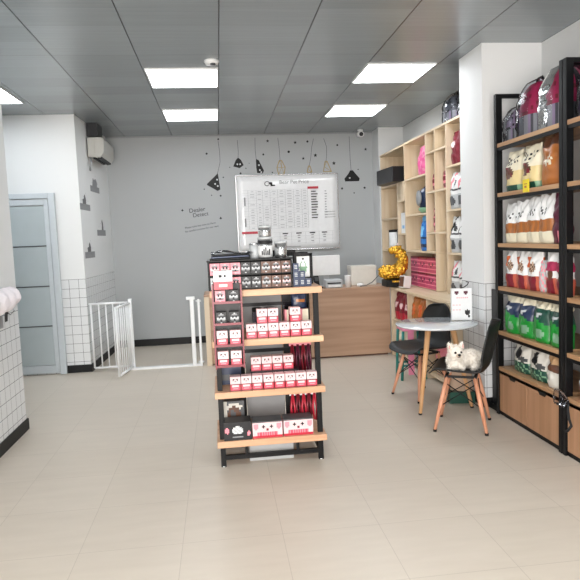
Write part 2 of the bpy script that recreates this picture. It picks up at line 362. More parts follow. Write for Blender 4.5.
# (label, cord points, shade outline, shade key, holes)
LD = [('black slanted triangular hanging lamp sticker, leftmost on the grey back wall', [(.07,2.90),(.085,2.75),(.085,2.60),(.05,2.47),(.035,2.43)], [(.045,2.44),(.07,2.21),(.03,2.19),(-.12,2.28),(-.11,2.30)], 'black', [(.0,2.29),(.03,2.35),(.035,2.26)]),
      ('small black round-topped hanging lamp sticker, second from left on the back wall', [(.345,2.90),(.352,2.74),(.345,2.65)], [(.31,2.62),(.345,2.655),(.385,2.62),(.42,2.545),(.36,2.505),(.27,2.53)], 'black', [(.33,2.56),(.37,2.56)]),
      ('black tilted spotted hanging lamp sticker, third from left on the back wall', [(.60,2.93),(.595,2.75),(.605,2.62)], [(.60,2.63),(.64,2.61),(.71,2.46),(.69,2.42),(.61,2.43),(.60,2.50)], 'black', [(.64,2.54),(.65,2.47),(.67,2.44)]),
      ('gold outlined cage-shaped hanging lamp sticker with a grey cord on the back wall', [(.93,2.92),(.945,2.75),(.95,2.58)], [(.94,2.60),(.97,2.60),(1.02,2.50),(1.0,2.40),(.92,2.40),(.90,2.50)], 'goldprint', [(.96,2.53),(.94,2.46),(.98,2.46)]),
      ('small gold bell-shaped hanging lamp sticker above the middle of the whiteboard', [(1.45,2.90),(1.42,2.78),(1.40,2.62),(1.37,2.50)], [(1.36,2.51),(1.385,2.51),(1.41,2.42),(1.34,2.42)], 'goldprint', []),
      ('gold triangular hanging lamp sticker right of centre above the whiteboard', [(1.60,2.90),(1.64,2.78),(1.635,2.64),(1.62,2.55)], [(1.61,2.57),(1.64,2.57),(1.70,2.42),(1.58,2.42)], 'goldprint', [(1.64,2.48)]),
      ('black dome-shaped hanging lamp sticker, rightmost above the whiteboard corner', [(1.98,2.92),(1.985,2.60),(1.995,2.42)], [(1.98,2.43),(2.02,2.43),(2.06,2.38),(2.12,2.31),(2.11,2.27),(1.90,2.27),(1.89,2.31),(1.95,2.38)], 'black', [(1.97,2.32)])]
pal('goldprint', '#a08a55', .6)
for lb, cp, sh, k, holes in LD:
    t = thing('lamp_sticker', lb, 'wall sticker', (sh[0][0], YB, sh[0][1]), group='hanging lamp stickers on the back wall')
    m = MB(); cord(m, cp); part('cord', m, t)
    m = MB()
    if k == 'goldprint':
        cord(m, sh+[sh[0]], k, .012)
        for i in range(len(sh)): cord(m, [sh[i], ((sh[0][0]+sh[3 % len(sh)][0])/2, (sh[0][1]+sh[3 % len(sh)][1])/2)], k, .006)
    else:
        m.plate(sh, YD, .0015, k)
        for hx, hz in holes: m.plate(disc(hx, hz, .013, 8), YD-.0016, .0008, 'lightgrey')
    part('shade', m, t)
def dots(near, pts, k='black'):
    for x, z, r in pts:
        m = MB(); r *= .72; m.plate(star(0, 0, r*1.2) if r > .018 else disc(0, 0, r, 8), .002, .0032, k)
        solo('dot_sticker', m, 'tiny dark confetti sticker on the grey wall '+near, 'wall sticker', (x, YD, z), group='confetti stickers '+near)
dots('around the leftmost black lamp sticker', [(.075,2.92,.018),(-.16,2.22,.012),(-.06,2.13,.012),(.07,2.12,.018),(.12,2.38,.014),(-.10,2.72,.02)])
dots('around the second and third lamp stickers', [(.37,2.43,.02),(.45,2.50,.012),(.71,2.69,.02),(.22,2.52,.01),(.83,2.43,.014),(.50,2.57,.008),(.78,2.88,.027)])
dots('above the middle of the whiteboard', [(1.18,2.85,.03),(1.08,2.72,.025),(1.29,2.62,.028),(1.36,2.86,.022),(1.47,2.66,.035),(1.74,2.54,.035),(1.40,2.42,.015)])
dots('around the rightmost dome lamp sticker', [(1.80,2.80,.02),(2.22,2.73,.028),(2.10,2.44,.012),(1.85,2.17,.022),(2.03,2.10,.014),(2.19,2.17,.026)])

def textmesh(txt, size, align='LEFT'):
    cu = bpy.data.curves.new('lettering', 'FONT'); cu.body = txt; cu.size = size; cu.align_x = align; cu.extrude = .0006
    o = bpy.data.objects.new('tmp', cu); COL.objects.link(o); dg = bpy.context.evaluated_depsgraph_get(); dg.update()
    me = bpy.data.meshes.new_from_object(o.evaluated_get(dg)); bpy.data.objects.remove(o); bpy.data.curves.remove(cu); return me
def text(name, txt, size, k, loc, rx=PI/2, rz=0, ry=0, parent=None, align='LEFT'):
    me = textmesh(txt, size, align); me.materials.clear(); me.materials.append(K[k])
    o = bpy.data.objects.new(name, me); COL.objects.link(o)
    o.rotation_euler = (rx, ry, rz)
    if parent: o.parent = parent; o.location = Vector(loc)-parent.location
    else: o.location = loc
    return o
t = thing('lettering_sticker', 'tilted dark lettering sticker with two small text lines left of the whiteboard', 'wall sticker', (-.2, YB, 1.7))
text('lettering', 'Dealer', .085, 'text', (-.39, YB-.0006, 1.89), ry=R(-6), parent=t)
text('lettering', 'Detect', .08, 'text', (-.34, YB-.0006, 1.825), ry=R(-6), parent=t)
text('small_lettering', 'Please take the time to Have', .038, 'text', (-.46, YB-.0006, 1.665), ry=R(-8), parent=t)
text('small_lettering', 'be careful cautions for our own', .038, 'text', (-.46, YB-.0006, 1.612), ry=R(-8), parent=t)
for x, z, r, w in ((-.485, 1.93, .02, 'left of the wall lettering'), (.055, 1.80, .022, 'right of the small wall lettering')):
    m = MB(); m.plate(star(0, 0, r, 4, .5), .002, .0032, 'black'); solo('star_sticker', m, 'tiny black sparkle sticker '+w, 'wall sticker', (x, YD, z))

# stickers on the far left side wall (plane from (-1.56,7.2) to (-1.49,8.75))
def wx(y): return -1.56+.07*(y-7.2)/1.55+.0012
def side_sticker(y, z, kind, lb):
    t = thing('crate_sticker', lb, 'wall sticker', (wx(y), y, z), group='grey printed stickers on the far left wall')
    def bx(a, b, c, d, k):   # local y,z rectangle
        m = MB()
        m.quad([(wx(y+a), y+a, z+c), (wx(y+b), y+b, z+c), (wx(y+b), y+b, z+d), (wx(y+a), y+a, z+d)], k); return m
    part('crate_print', bx(-.23, .23, -.085, -.01, 'greytext'), t)
    m = MB()
    for i in range(8): a = -.20+i*.052; q = wx(y+a)+.0008; m.quad([(q, y+a, z-.075), (q, y+a+.022, z-.075), (q, y+a+.022, z-.04), (q, y+a, z-.04)], 'grey')
    part('crate_slats', m, t)
    m = MB()
    o = {0: [(-.12,-.01),(.12,-.01),(.13,.05),(.06,.09),(-.02,.07),(-.08,.09)], 1: [(-.10,-.01),(.05,-.01),(.06,.04),(.02,.10),(-.01,.10),(-.04,.05),(-.10,.04)], 2: [(.02,-.01),(.12,-.01),(.11,.08),(.07,.13),(.03,.1),(.04,.05)]}[kind]
    vs = [m.bm.verts.new((wx(y+a), y+a, z+b)) for a, b in o]; f = m.bm.faces.new(vs); f.material_index = m.mi('greytext' if kind == 0 else 'darkgrey')
    part('animal_print', m, t)
    m = MB()
    for q in range(4):
        a = -.14+q*.09; c = .02+.09*((q*7) % 3)/2; x_ = wx(y+a)+.0003
        m.quad([(x_, y+a, z+c), (x_, y+a+.035, z+c+.01), (x_, y+a+.035, z+c+.02), (x_, y+a, z+c+.012)], 'lightgrey')
    part('line_print', m, t)
side_sticker(7.95, 2.24, 0, 'grey printed crate sticker just below the air conditioner')
side_sticker(7.42, 1.99, 1, 'grey crate sticker with upright dark animal, second from the top on the left wall')
side_sticker(8.15, 1.69, 2, 'grey crate sticker with thin dark animal, nearest the back corner')
side_sticker(7.50, 1.42, 1, 'grey crate sticker with dark animal, lowest on the left wall above the tiles')

# stickers on the near left wall
for y, z, lb in ((4.66, 1.40, 'small black dot sticker on near left wall, lower one'), (4.66, 1.56, 'small black dot sticker on near left wall, upper one')):
    m = MB(); m.paintgrid(lambda u, v: (0, (u-.5)*.05, (v-.5)*.045), 1, 1, lambda u, v: 'black')
    solo('dot_sticker', m, lb, 'wall sticker', (XL+.0003, y, z))
t = thing('dog_sticker', 'black little dog sticker with a grey printed crate at the near left wall edge', 'wall sticker', (XL, 4.72, .98))
m = MB(); o = [(-.04,-.05),(.02,-.05),(.03,.0),(.05,.02),(.03,.06),(-.01,.05),(-.04,.0)]
vs = [m.bm.verts.new((XL+.0012, 4.78+a, 0.985+b)) for a, b in o]; m.bm.faces.new(vs).material_index = m.mi('black'); part('dog_print', m, t)
part('crate_print', MB().box(XL+.0005, XL+.0014, 4.50, 4.70, .90, 1.0, 'greytext'), t)
part('branch_print', MB().tube([(XL+.001, 4.80, 1.0), (XL+.001, 4.87, .975), (XL+.001, 4.97, 1.0)], .002, 'text', 5), t)

# ------------------------------------------------------------------ soft organic meshes
def evaluated(mb, name, vox=.01, sub=0, disp=0, dscale=20, smooth=4):
    me = mb.mesh(name); o = bpy.data.objects.new('tmp', me); COL.objects.link(o)
    m = o.modifiers.new('r', 'REMESH'); m.mode = 'VOXEL'; m.voxel_size = vox; m.use_smooth_shade = True
    m = o.modifiers.new('s', 'SMOOTH'); m.factor = .5; m.iterations = smooth
    dg = bpy.context.evaluated_depsgraph_get(); dg.update()
    out = bpy.data.meshes.new_from_object(o.evaluated_get(dg)); bpy.data.objects.remove(o)
    if disp:
        for v in out.vertices: v.co += v.normal*disp*noise.noise(v.co*dscale)
    for p in out.polygons: p.use_smooth = True
    out.name = name
    return out
# white fluffy rounded ornament on the near left wall
m = MB()
for y, z, r in ((4.10,.10,.12),(4.28,.105,.14),(4.44,.11,.13),(4.56,.125,.105)):
    m.ball((.085, y-4.35, z), (.08, r, r*.70), 'cloud')
pal('cloud', '#f3eef3', .9, bump=.4, scale=60)
me = evaluated(m, 'plush_ornament', .012, disp=.006, dscale=25)
tag(link('plush_ornament', me, None, (XL-.012, 4.46, 1.01)), 'white fluffy rounded ornament on the wall at the left edge', 'ornament')

# ------------------------------------------------------------------ whiteboard
t = thing('whiteboard', 'large white price board with printed tables on the grey back wall', 'whiteboard', (1.04, YB-.02, 1.31))
pal('board', '#ebedee', .09, coat=.6)
x0, x1, z0, z1, yb = .30, 1.775, 1.31, 2.385, YB-.022
m = MB(); V = m.paintgrid(lambda u, v: (x0+u*(x1-x0), yb+.006+.012*(v-.5)+.0016*math.sin(u*5+v*3.2)*math.sin(v*6.1), z0+v*(z1-z0)), 16, 12, lambda u, v: 'board', True)
bpanel = m
o = part('panel', m, t); sm = o.modifiers.new('thick', 'SOLIDIFY'); sm.thickness = .008; sm.offset = 0
m = MB(); w = .012
for a in ((x0-w, x1+w, z0-w, z0), (x0-w, x1+w, z1, z1+w), (x0-w, x0, z0, z1), (x1, x1+w, z0, z1)): m.box(a[0], a[1], yb-.012, yb+.02, a[2], a[3], 'silver')
part('frame', m, t, bev=.003)
m = MB(); yp = yb-.0125
pal('softtext', '#a9abae', .5)
def bar(xa, xb, za, zb, k): m.box(xa, xb, yp, yp+.0005, za, zb, k)
cols = [.46,.58,.67,.78,.89,1.0,1.12,1.24,1.33]
for x in cols: bar(x-.0012, x+.0012, 1.62, 2.18, 'greytext')
for i in range(16): z = 1.62+i*.0373; bar(.38, 1.33, z-.001, z+.001, 'lightgrey')
for i in range(15):
    z = 1.637+i*.0373
    for a, b in zip(cols, cols[1:]):
        if rnd.random() < .85: l = (b-a)*rnd.uniform(.3, .6); bar((a+b)/2-l/2, (a+b)/2+l/2, z-.004, z+.004, 'softtext')
for z in (1.72, 2.02): bar(.40, .42, z-.06, z+.06, 'greytext')
for i in range(11): z = 1.76+i*.038; bar(1.38, 1.45+rnd.uniform(0, .03), z-.007, z+.007, 'text'); bar(1.58, 1.60+rnd.uniform(0, .02), z-.005, z+.005, 'greytext')
for z in (1.76, 1.80, 1.84): bar(1.57, 1.73, z-.003, z+.003, 'greytext')
for z in (1.40, 1.45, 1.50, 1.56): bar(.80, 1.70, z-.001, z+.001, 'lightgrey')
for x in (.9, 1.07, 1.28, 1.48, 1.68):
    bar(x-.001, x+.001, 1.38, 1.56, 'greytext')
for x in (.98, 1.18, 1.38, 1.56):
    bar(x-.04, x+.04, 1.535, 1.55, 'text')
    for z in (1.425, 1.475, 1.51): bar(x-.02, x+.02, z-.005, z+.005, 'greytext')
bar(.85, 1.20, 1.345, 1.352, 'greytext')
part('printed_table', m, t)
m = MB(); m.box(1.33, 1.49, yp, yp+.0006, 2.178, 2.212, 'red'); part('red_heading', m, t)
m = MB(); m.box(.35, .58, yp, yp+.0006, 1.555, 1.59, 'red'); part('red_heading', m, t)
m = MB(); m.plate(disc(.80, 2.27, .022), yp+.001, .001, 'black'); m.plate([(.77,2.25),(.765,2.30),(.785,2.285)], yp+.001, .0011, 'black')
m.plate([(.79,2.23),(.86,2.235),(.86,2.25),(.80,2.26)], yp+.001, .0012, 'black'); part('cat_logo', m, t)
text('title', 'C', .10, 'text', (.70, yp, 2.235), parent=t); text('title', 'Bear Pet Price', .075, 'greytext', (.92, yp, 2.26), parent=t)

# ------------------------------------------------------------------ baby gate
t = thing('pet_gate', 'white metal pet gate with vertical bars and its door swung open', 'gate', (-.95, 7.2, 0))
m = MB(); 
m.tube([(-1.54,7.20,.80),(-1.10,7.20,.80)], .013, 'powder'); part('top_rail', m, t)
m = MB(); m.tube([(-1.52,7.20,.04),(-1.08,7.20,.04)], .013, 'powder'); part('bottom_rail', m, t)
m = MB(); m.box(-1.10, -.28, 7.125, 7.19, .0, .024, 'powder'); part('threshold', m, t)
for x in (-1.52, -1.43, -1.35, -1.27, -1.19, -1.11):
    part('bar', MB().tube([(x,7.20,.04),(x,7.20,.80)], .0085 if x > -1.5 else .012, 'powder', 8), t)
part('hinge_post', MB().box(-1.09, -1.05, 7.18, 7.22, .0, .84, 'powder'), t, bev=.004)
part('latch_post', MB().box(-.37, -.325, 7.12, 7.16, .0, .82, 'powder').box(-.41, -.31, 7.115, 7.165, .80, .835, 'powder'), t, bev=.004)
part('wall_post', MB().box(-.28, -.255, 7.12, 7.15, .0, .80, 'powder').tube([(-.30,7.135,.78),(-.235,7.135,.78)], .012, 'powder').tube([(-.30,7.135,.05),(-.235,7.135,.05)], .012, 'powder'), t)
# door swung towards the room
g = link('gate_door', None, t, (0, 0, 0)); 
a = Vector((-1.075, 7.17, 0)); b = Vector((-1.16, 6.72, 0))
bpy.data.objects.remove(g)
m = MB(); 
for z in (.03, .79): m.tube([a+Vector((0,0,z)), b+Vector((0,0,z))], .014, 'powder')
for q in (a, b): m.tube([q+Vector((0,0,.02)), q+Vector((0,0,.80))], .014, 'powder')
for i in range(1, 7): q = a.lerp(b, i/7); m.tube([q+Vector((0,0,.03)), q+Vector((0,0,.79))], .008, 'powder', 8)
part('gate_door', m, t)

# ------------------------------------------------------------------ counter
t = thing('counter', 'long brown wood-grain shop counter in front of the back wall', 'counter', (.95, 7.3, 0))
part('front_panel', MB().box(-.14, 2.055, 7.10, 7.125, .02, .825, 'counterwood'), t)
part('countertop', MB().box(-.20, 2.058, 7.085, 7.62, .825, .85, 'counterwood'), t, bev=.003)
part('side_panel', MB().box(-.20, -.14, 7.09, 7.60, 0, .825, 'lightwood'), t)
part('plinth', MB().box(-.13, 2.02, 7.12, 7.58, 0, .06, 'brown'), t)
part('back_panel', MB().box(-.14, 2.03, 7.56, 7.585, .02, .825, 'counterwood'), t)
# things on the counter
zc = .85
t = thing('monitor', 'white-backed monitor standing on the counter right of the red product stand', 'monitor', (1.34, 7.45, zc))
part('screen_housing', MB().box(1.17, 1.52, 7.46, 7.49, zc+.14, zc+.39, 'white'), t, bev=.008)
part('stand', MB().box(1.31, 1.38, 7.49, 7.51, zc+.01, zc+.25, 'lightgrey').box(1.25, 1.44, 7.43, 7.56, zc, zc+.012, 'lightgrey'), t, bev=.003)
t = thing('receipt_printer', 'grey and white receipt printer on the counter under the monitor', 'printer', (1.40, 7.25, zc))
part('body', MB().box(1.28, 1.49, 7.18, 7.36, zc, zc+.10, 'lightgrey'), t, bev=.012)
part('paper_slot', MB().box(1.30, 1.47, 7.172, 7.182, zc+.05, zc+.065, 'soot'), t)
part('paper', MB().box(1.31, 1.46, 7.165, 7.18, zc+.01, zc+.035, 'white'), t)
t = thing('card_terminal', 'black payment handset leaning on the counter beside the stand', 'card terminal', (1.18, 7.22, zc))
part('body', MB().box(1.14, 1.21, 7.18, 7.21, zc+.0, zc+.16, 'soot', rot=(R(-18), 0, R(12)), piv=(1.17, 7.2, zc)), t, bev=.006)
part('screen', MB().box(1.15, 1.20, 7.176, 7.18, zc+.09, zc+.14, 'darkgrey', rot=(R(-18), 0, R(12)), piv=(1.17, 7.2, zc)), t)
part('base', MB().box(1.14, 1.25, 7.20, 7.28, zc, zc+.02, 'black'), t, bev=.004)
m = MB(); m.lathe([(.034, 0), (.040, .14), (.041, .145), (.036, .145), (.032, .01)], 'white'); solo('paper_cup', m, 'plain white cup on the counter right of the printer', 'cup', (1.56, 7.20, zc))
t = thing('cardboard_box', 'pale beige box behind the white cup on the counter', 'box', (1.77, 7.48, zc))
part('body', MB().box(1.64, 1.96, 7.36, 7.58, zc, zc+.24, 'offwhite'), t, bev=.004)
part('lid', MB().box(1.635, 1.965, 7.355, 7.585, zc+.20, zc+.245, 'offwhite'), t, bev=.004)
solo('cable', MB().tube([(1.70,7.15,zc+.008),(1.78,7.16,zc+.014),(1.86,7.17,zc+.05),(1.92,7.20,zc+.10),(1.955,7.24,zc+.12)], .006, 'darkgrey', 8), 'dark thin cable curling up on the counter left of the gold figurine', 'cable', (1.7, 7.15, zc), world=True)
solo('tape_roll', MB().lathe([(.02,0),(.045,0),(.045,.03),(.02,.03)], 'white'), 'small white tape roll on the counter near the cable', 'tape', (1.73, 7.25, zc))

# gold figurine
t = thing('gold_figurine', 'shiny gold animal figurine with curled neck on a black base', 'figurine', (2.06, 7.02, .85))
Y0 = 7.0
def W(x, z, y=Y0): return (x, y, z)
m = MB(); m.box(1.96, 2.22, 6.90, 7.12, .852, .935, 'black'); part('base', m, t, bev=.008)
part('base_plaque', MB().box(2.03, 2.12, 6.895, 6.90, .905, .925, 'gold'), t)
m = MB()
m.ball(W(2.03, 1.02), (.12, .10, .09), 'gold'); m.ball(W(2.11, 1.02), (.10, .085, .085), 'gold'); m.ball(W(1.95, 1.03), (.06, .07, .07), 'gold')
m.tube([W(2.13,1.03), W(2.185,1.10), W(2.20,1.18), W(2.175,1.25), W(2.12,1.285), W(2.06,1.285)], [.085,.075,.062,.056,.056,.045], 'gold', 12)
m.ball(W(2.08,1.28), (.055,.04,.038), 'gold'); m.tube([W(2.13,1.29), W(2.17,1.34), W(2.20,1.33)], [.018,.014,.005], 'gold')
m.tube([W(2.10,1.19), W(2.14,1.24), W(2.19,1.26)], [.01,.02,.012], 'gold')
me = evaluated(m, 'figure', .009, disp=.02, dscale=45, smooth=2); me.materials.clear(); me.materials.append(K['gold'])
me.transform(Matrix.Translation(-t.location)); link('figure', me, t)
m = MB()
for i in range(26):
    an = rnd.uniform(0, 2*PI); rr = rnd.uniform(.05, .12); m.ball((2.04+rr*math.cos(an), 6.92+rnd.uniform(-.02,.02), .965+.04*abs(math.sin(an*2))), .017, 'gold', 8)
part('coins', m, t)

# ------------------------------------------------------------------ generic products
def bag_mb(w, h, d, paint, nu=16, nv=20, seed=0, slump=.0):
    m = MB(); r = random.Random(seed); sx = r.uniform(0, 50)
    def prof(v): return (1-max(0, (v-.45)/.55)**1.7*.93)*(.82+.18*min(1, v*6))
    def shape(u, v, s):
        th = d/2*prof(v)*max(.0, math.sin(PI*min(max(u, 0), 1)))**.42
        x = (u-.5)*w*(1-.10*math.sin(PI*min(1, v*1.05))**2*(1 if 0 < u < 1 else 1)+.0)
        n = noise.noise(Vector((u*5+sx, v*6, s*3)))*.075*d/.1*.25*(.3+v)
        z = v*h + (noise.noise(Vector((u*3+sx, 7, 1)))*.05*h*v)
        return (x, s*th - n*(s if 0 < u < 1 else 0)+slump*v*v, z)
    m.paintgrid(lambda u, v: shape(u, v, -1), nu, nv, paint, True)
    m.paintgrid(lambda u, v: shape(1-u, v, 1), nu, nv, paint, True)
    # bottom
    m.paintgrid(lambda u, v: (shape(u, 0, -1)[0], shape(u, 0, -1)[1]*(1-2*v), 0), nu, 1, lambda u, v: paint(.5, .01))
    bmesh.ops.remove_doubles(m.bm, verts=m.bm.verts, dist=.0006)
    return m
def pbox_mb(w, h, d, paint, nu=12, nv=14, side=None, top=None):
    m = MB(); side = side or (lambda u, v: paint(.02, v))
    m.paintgrid(lambda u, v: ((u-.5)*w, -d/2, v*h), nu, nv, paint)
    m.paintgrid(lambda u, v: ((.5-u)*w, d/2, v*h), 1, 4, side)
    m.paintgrid(lambda u, v: (w/2, (u-.5)*d, v*h), 1, nv, side)
    m.paintgrid(lambda u, v: (-w/2, (.5-u)*d, v*h), 1, nv, side)
    k = top or paint(.5, .99)
    m.quad([(-w/2, -d/2, h), (w/2, -d/2, h), (w/2, d/2, h), (-w/2, d/2, h)], k); m.quad([(-w/2, -d/2, 0), (-w/2, d/2, 0), (w/2, d/2, 0), (w/2, -d/2, 0)], k)
    bmesh.ops.remove_doubles(m.bm, verts=m.bm.verts, dist=.0002)
    return m
def near(u, v, cu, cv, ru, rv): return ((u-cu)/ru)**2+((v-cv)/rv)**2 < 1
def p_catbox(u, v):
    if v > .52:
        if near(u, v, .30, .80, .09, .06) or near(u, v, .70, .80, .09, .06): return 'text'
        if near(u, v, .5, .66, .12, .05): return 'greytext'
        return 'blush'
    if .30 < v < .40 and .15 < u < .85: return 'blush'
    if .12 < v < .18 and .25 < u < .75: return 'rose'
    if v > .44 or v < .06: return 'deepred'
    return 'red' if v < .44 and (u < .08 or u > .92) else 'pinkred'
pal('pinkred', '#c9475c', .35)
def p_wide(u, v):
    if v > .95: return 'darkgrey'
    for c in (.36, .64):
        if near(u, v, c, .68, .045, .08): return 'text'
    if near(u, v, .5, .5, .05, .05): return 'deepred'
    if v < .16: return 'red'
    if v < .34 and .15 < u < .85: return 'rose' if int(u*24) % 2 else 'pinkred'
    if near(u, v, .12, .7, .09, .18) or near(u, v, .88, .7, .09, .18): return 'rose'
    return 'blush'
def p_wideblack(u, v):
    if near(u, v, .5, .55, .20, .22): return 'lightgrey' if (int(u*20)+int(v*12)) % 3 else 'white'
    if near(u, v, .12, .55, .08, .16): return 'rose'
    if near(u, v, .9, .35, .07, .12): return 'rose'
    if .12 < v < .2 and .3 < u < .7: return 'greytext'
    return 'soot'
def p_pouch(a, b):
    def f(u, v):
        if near(u, v, .5, .5, .42, .38):
            if near(u, v, .36, .58, .10, .10) or near(u, v, .64, .58, .10, .10): return 'text'
            if near(u, v, .5, .36, .12, .09): return 'text'
            return (a, 'darkgrey', a, 'grey', b)[(int(u*12)*5+int(v*12)*7) % 5]
        return b
    return f
def p_blue(u, v):
    return 'lightgrey' if (.3 < u < .7 and .3 < v < .8 and int(v*10) % 2) else 'navy'

# ------------------------------------------------------------------ product stand
t = thing('display_stand', 'black metal display stand with four light wood shelves in the middle of the floor', 'display stand', (.29, 4.05, 0))
for x in (-.035, .615):
    for y in (3.86, 4.26):
        part('post', MB().box(x-.017, x+.017, y-.015, y+.015, .0 if y < 0 else .006, 1.13 if y < 4 else 1.385, 'metal_black'), t, bev=.002)
        part('foot', MB().lathe([(.014, 0), (.018, .006), (.018, .012)], 'silver', (x, y, 0), 10), t)
PZ = [.15, .475, .81, 1.13]
for z in PZ:
    part('shelf', MB().box(-.07, .65, 3.795, 4.29, z, z+.042, 'plank'), t, bev=.003)
for z in (.05,):
    m = MB(); m.box(-.035, .615, 3.85, 3.872, z, z+.03, 'metal_black'); m.box(-.035, .615, 4.25, 4.272, z, z+.03, 'metal_black')
    for x in (-.035, .615): m.box(x-.01, x+.01, 3.86, 4.26, z, z+.03, 'metal_black')
    part('bottom_rail', m, t)
m = MB(); 
for x in (.12, .46): m.box(x-.01, x+.01, 3.853, 3.87, .05, .15, 'metal_black')
part('stile', m, t)
m = MB(); m.box(-.035, .615, 4.25, 4.272, 1.36, 1.385, 'metal_black'); part('top_rail', m, t)
for a, b, k in ((-.02, .15, 'soot'), (.15, .43, 'cartongrey'), (.43, .60, 'soot')):
    part('back_panel', MB().box(a+.003, b-.003, 4.268, 4.278, .19, 1.13, k), t)
for z in PZ[:3]:
    m = MB(); 
    m.box(-.02, .60, 4.262, 4.268, z+.20, z+.225, 'soot'); part('hook_rail', m, t)
# storage box under the lowest shelf
solo('storage_box', pbox_mb(.30, .125, .30, lambda u, v: 'lightgrey'), 'pale grey box tucked under the lowest shelf of the display stand', 'box', (.29, 4.08, .0), bev=.004)

cat = solo('cat_treat_box', pbox_mb(.066, .094, .07, p_catbox), '', 'treat box', (0,0,0), group='red cat face boxes')
def cat_at(x, y, z, lb): place(cat, (x, y, z), rnd.uniform(-.03, .03), lb, 'red cat face boxes')
z2 = PZ[2]+.042
for i in range(6): cat_at(.185+i*.0715, 3.85, z2, 'red cat face box, %s from left in the bottom row of the second shelf' % ORD[i])
for i, n in ((1, 'first'), (2, 'second')): cat_at(.185+i*.0715, 3.85, z2+.0945, 'red cat face box, %s from left in the upper row of the second shelf' % n)
cat_at(.185+4*.0715, 3.85, z2+.0945, 'red cat face box alone at the right in the second shelf upper row')
z3 = PZ[1]+.042
cat['label'] = cat['label']
for i in range(8): cat_at(.065+i*.0715, 3.845, z3, 'red cat face box, %s from left in the front row of the third shelf' % ORD[i])
riser = solo('display_riser', MB().box(-.16, .16, -.05, .05, 0, .10, 'soot'), 'dark riser box behind the front row on the third shelf', 'riser', (.33, 3.945, z3), bev=.003)
for i in range(4): cat_at(.21+i*.0715, 3.945, z3+.10, 'red cat face box, %s from left in the raised row, third shelf' % ORD[i])
# behind the boxes
def p_strip(a, b): return lambda u, v: a if (int(u*12) % 3) else b
solo('snack_carton', pbox_mb(.16, .20, .10, lambda u, v: 'smokeclear' if v > .8 else ('cream' if int(u*9) % 3 else 'rose')), 'pale carton of upright sticks at the right end of the second shelf', 'carton', (.50, 4.02, z2))
for i, x in enumerate((.24, .32, .46)):
    solo('snack_jar', MB().lathe([(.035,0),(.035,.14),(.03,.15)], 'smokeclear').lathe([(.032,.15),(.036,.15),(.036,.175),(0,.175)], 'black'), 'smoky clear jar with black lid behind the cat face boxes, %s from left' % ORD[i], 'jar', (x, 4.03, z2), group='smoky jars on the second shelf')
solo('hanging_pack', bag_mb(.11, .10, .03, lambda u, v: 'amber' if near(u, v, .6, .5, .3, .15) else 'navy', 10, 10), 'dark blue hanging pack with an amber picture at the right under the top shelf', 'pack', (.52, 3.98, z2+.165))
def leash(x, y, z, l, k, lb):
    o = thing('leash', lb, 'leash', (x, y, z), group='leashes hung on the display stand')
    part('strap', MB().tube([(x,y,z+l),(x-.012,y-.01,z+l*.5),(x-.005,y-.012,z+.01),(x+.01,y-.012,z),(x+.014,y-.008,z+l*.5),(x+.003,y,z+l)], .008, k, 8), o)
    part('header_card', MB().box(x-.02, x+.02, y-.003, y+.003, z+l-.01, z+l+.035, 'white' if k == 'red' else 'rose'), o)
for i in range(4): leash(.475+i*.038, 4.10, z3+.03, .20, 'deepred' if i % 2 == 0 else 'maroon', 'dark red leash hanging over the third shelf, %s from left' % ORD[i])
for i in range(5): leash(.455+i*.038, 4.02+.01*(i % 2), PZ[0]+.075, .19, 'red' if i % 2 == 0 else 'deepred', 'bright red leash hanging over the lowest shelf, %s from left' % ORD[i])
solo('black_tray', MB().box(-.09, .09, -.06, .06, 0, .03, 'soot').box(-.085, .085, -.055, .055, .03, .05, 'black'), 'flat black case at the right end under the second shelf', 'case', (.52, 4.14, z3+.25), bev=.004)
solo('navy_case', MB().box(-.07, .07, -.05, .05, 0, .16, 'navy').box(-.06, .06, -.052, -.05, .03, .07, 'darkgrey'), 'dark navy carton at the left end of the third shelf', 'carton', (.04, 4.05, z3), bev=.004)
# lowest shelf
z4 = PZ[0]+.042
wide = solo('gift_box', pbox_mb(.195, .11, .13, p_wide, 26, 14), 'wide blush cat face gift box in the middle of the lowest shelf', 'gift box', (0,0,0), group='wide boxes on the lowest shelf')
place(wide, (.26, 3.88, z4), 0); 
w2 = place(wide, (.465, 3.885, z4), 0, 'wide blush cat face gift box at the right end of the lowest shelf')
solo('gift_box', pbox_mb(.18, .12, .13, p_wideblack, 26, 14), 'wide black gift box with silver emblem at the left of the lowest shelf', 'gift box', (.065, 3.875, z4), group='wide boxes on the lowest shelf')
solo('toy_pack', pbox_mb(.14, .21, .05, lambda u, v: 'brown' if near(u, v, .5, .55, .32, .28) and not near(u, v, .45, .6, .12, .12) else ('offwhite' if u < .2 or near(u, v, .5, .8, .4, .12) else 'darkgrey')), 'dark clear-wrapped toy pack behind the black gift box', 'pack', (.05, 4.02, z4))

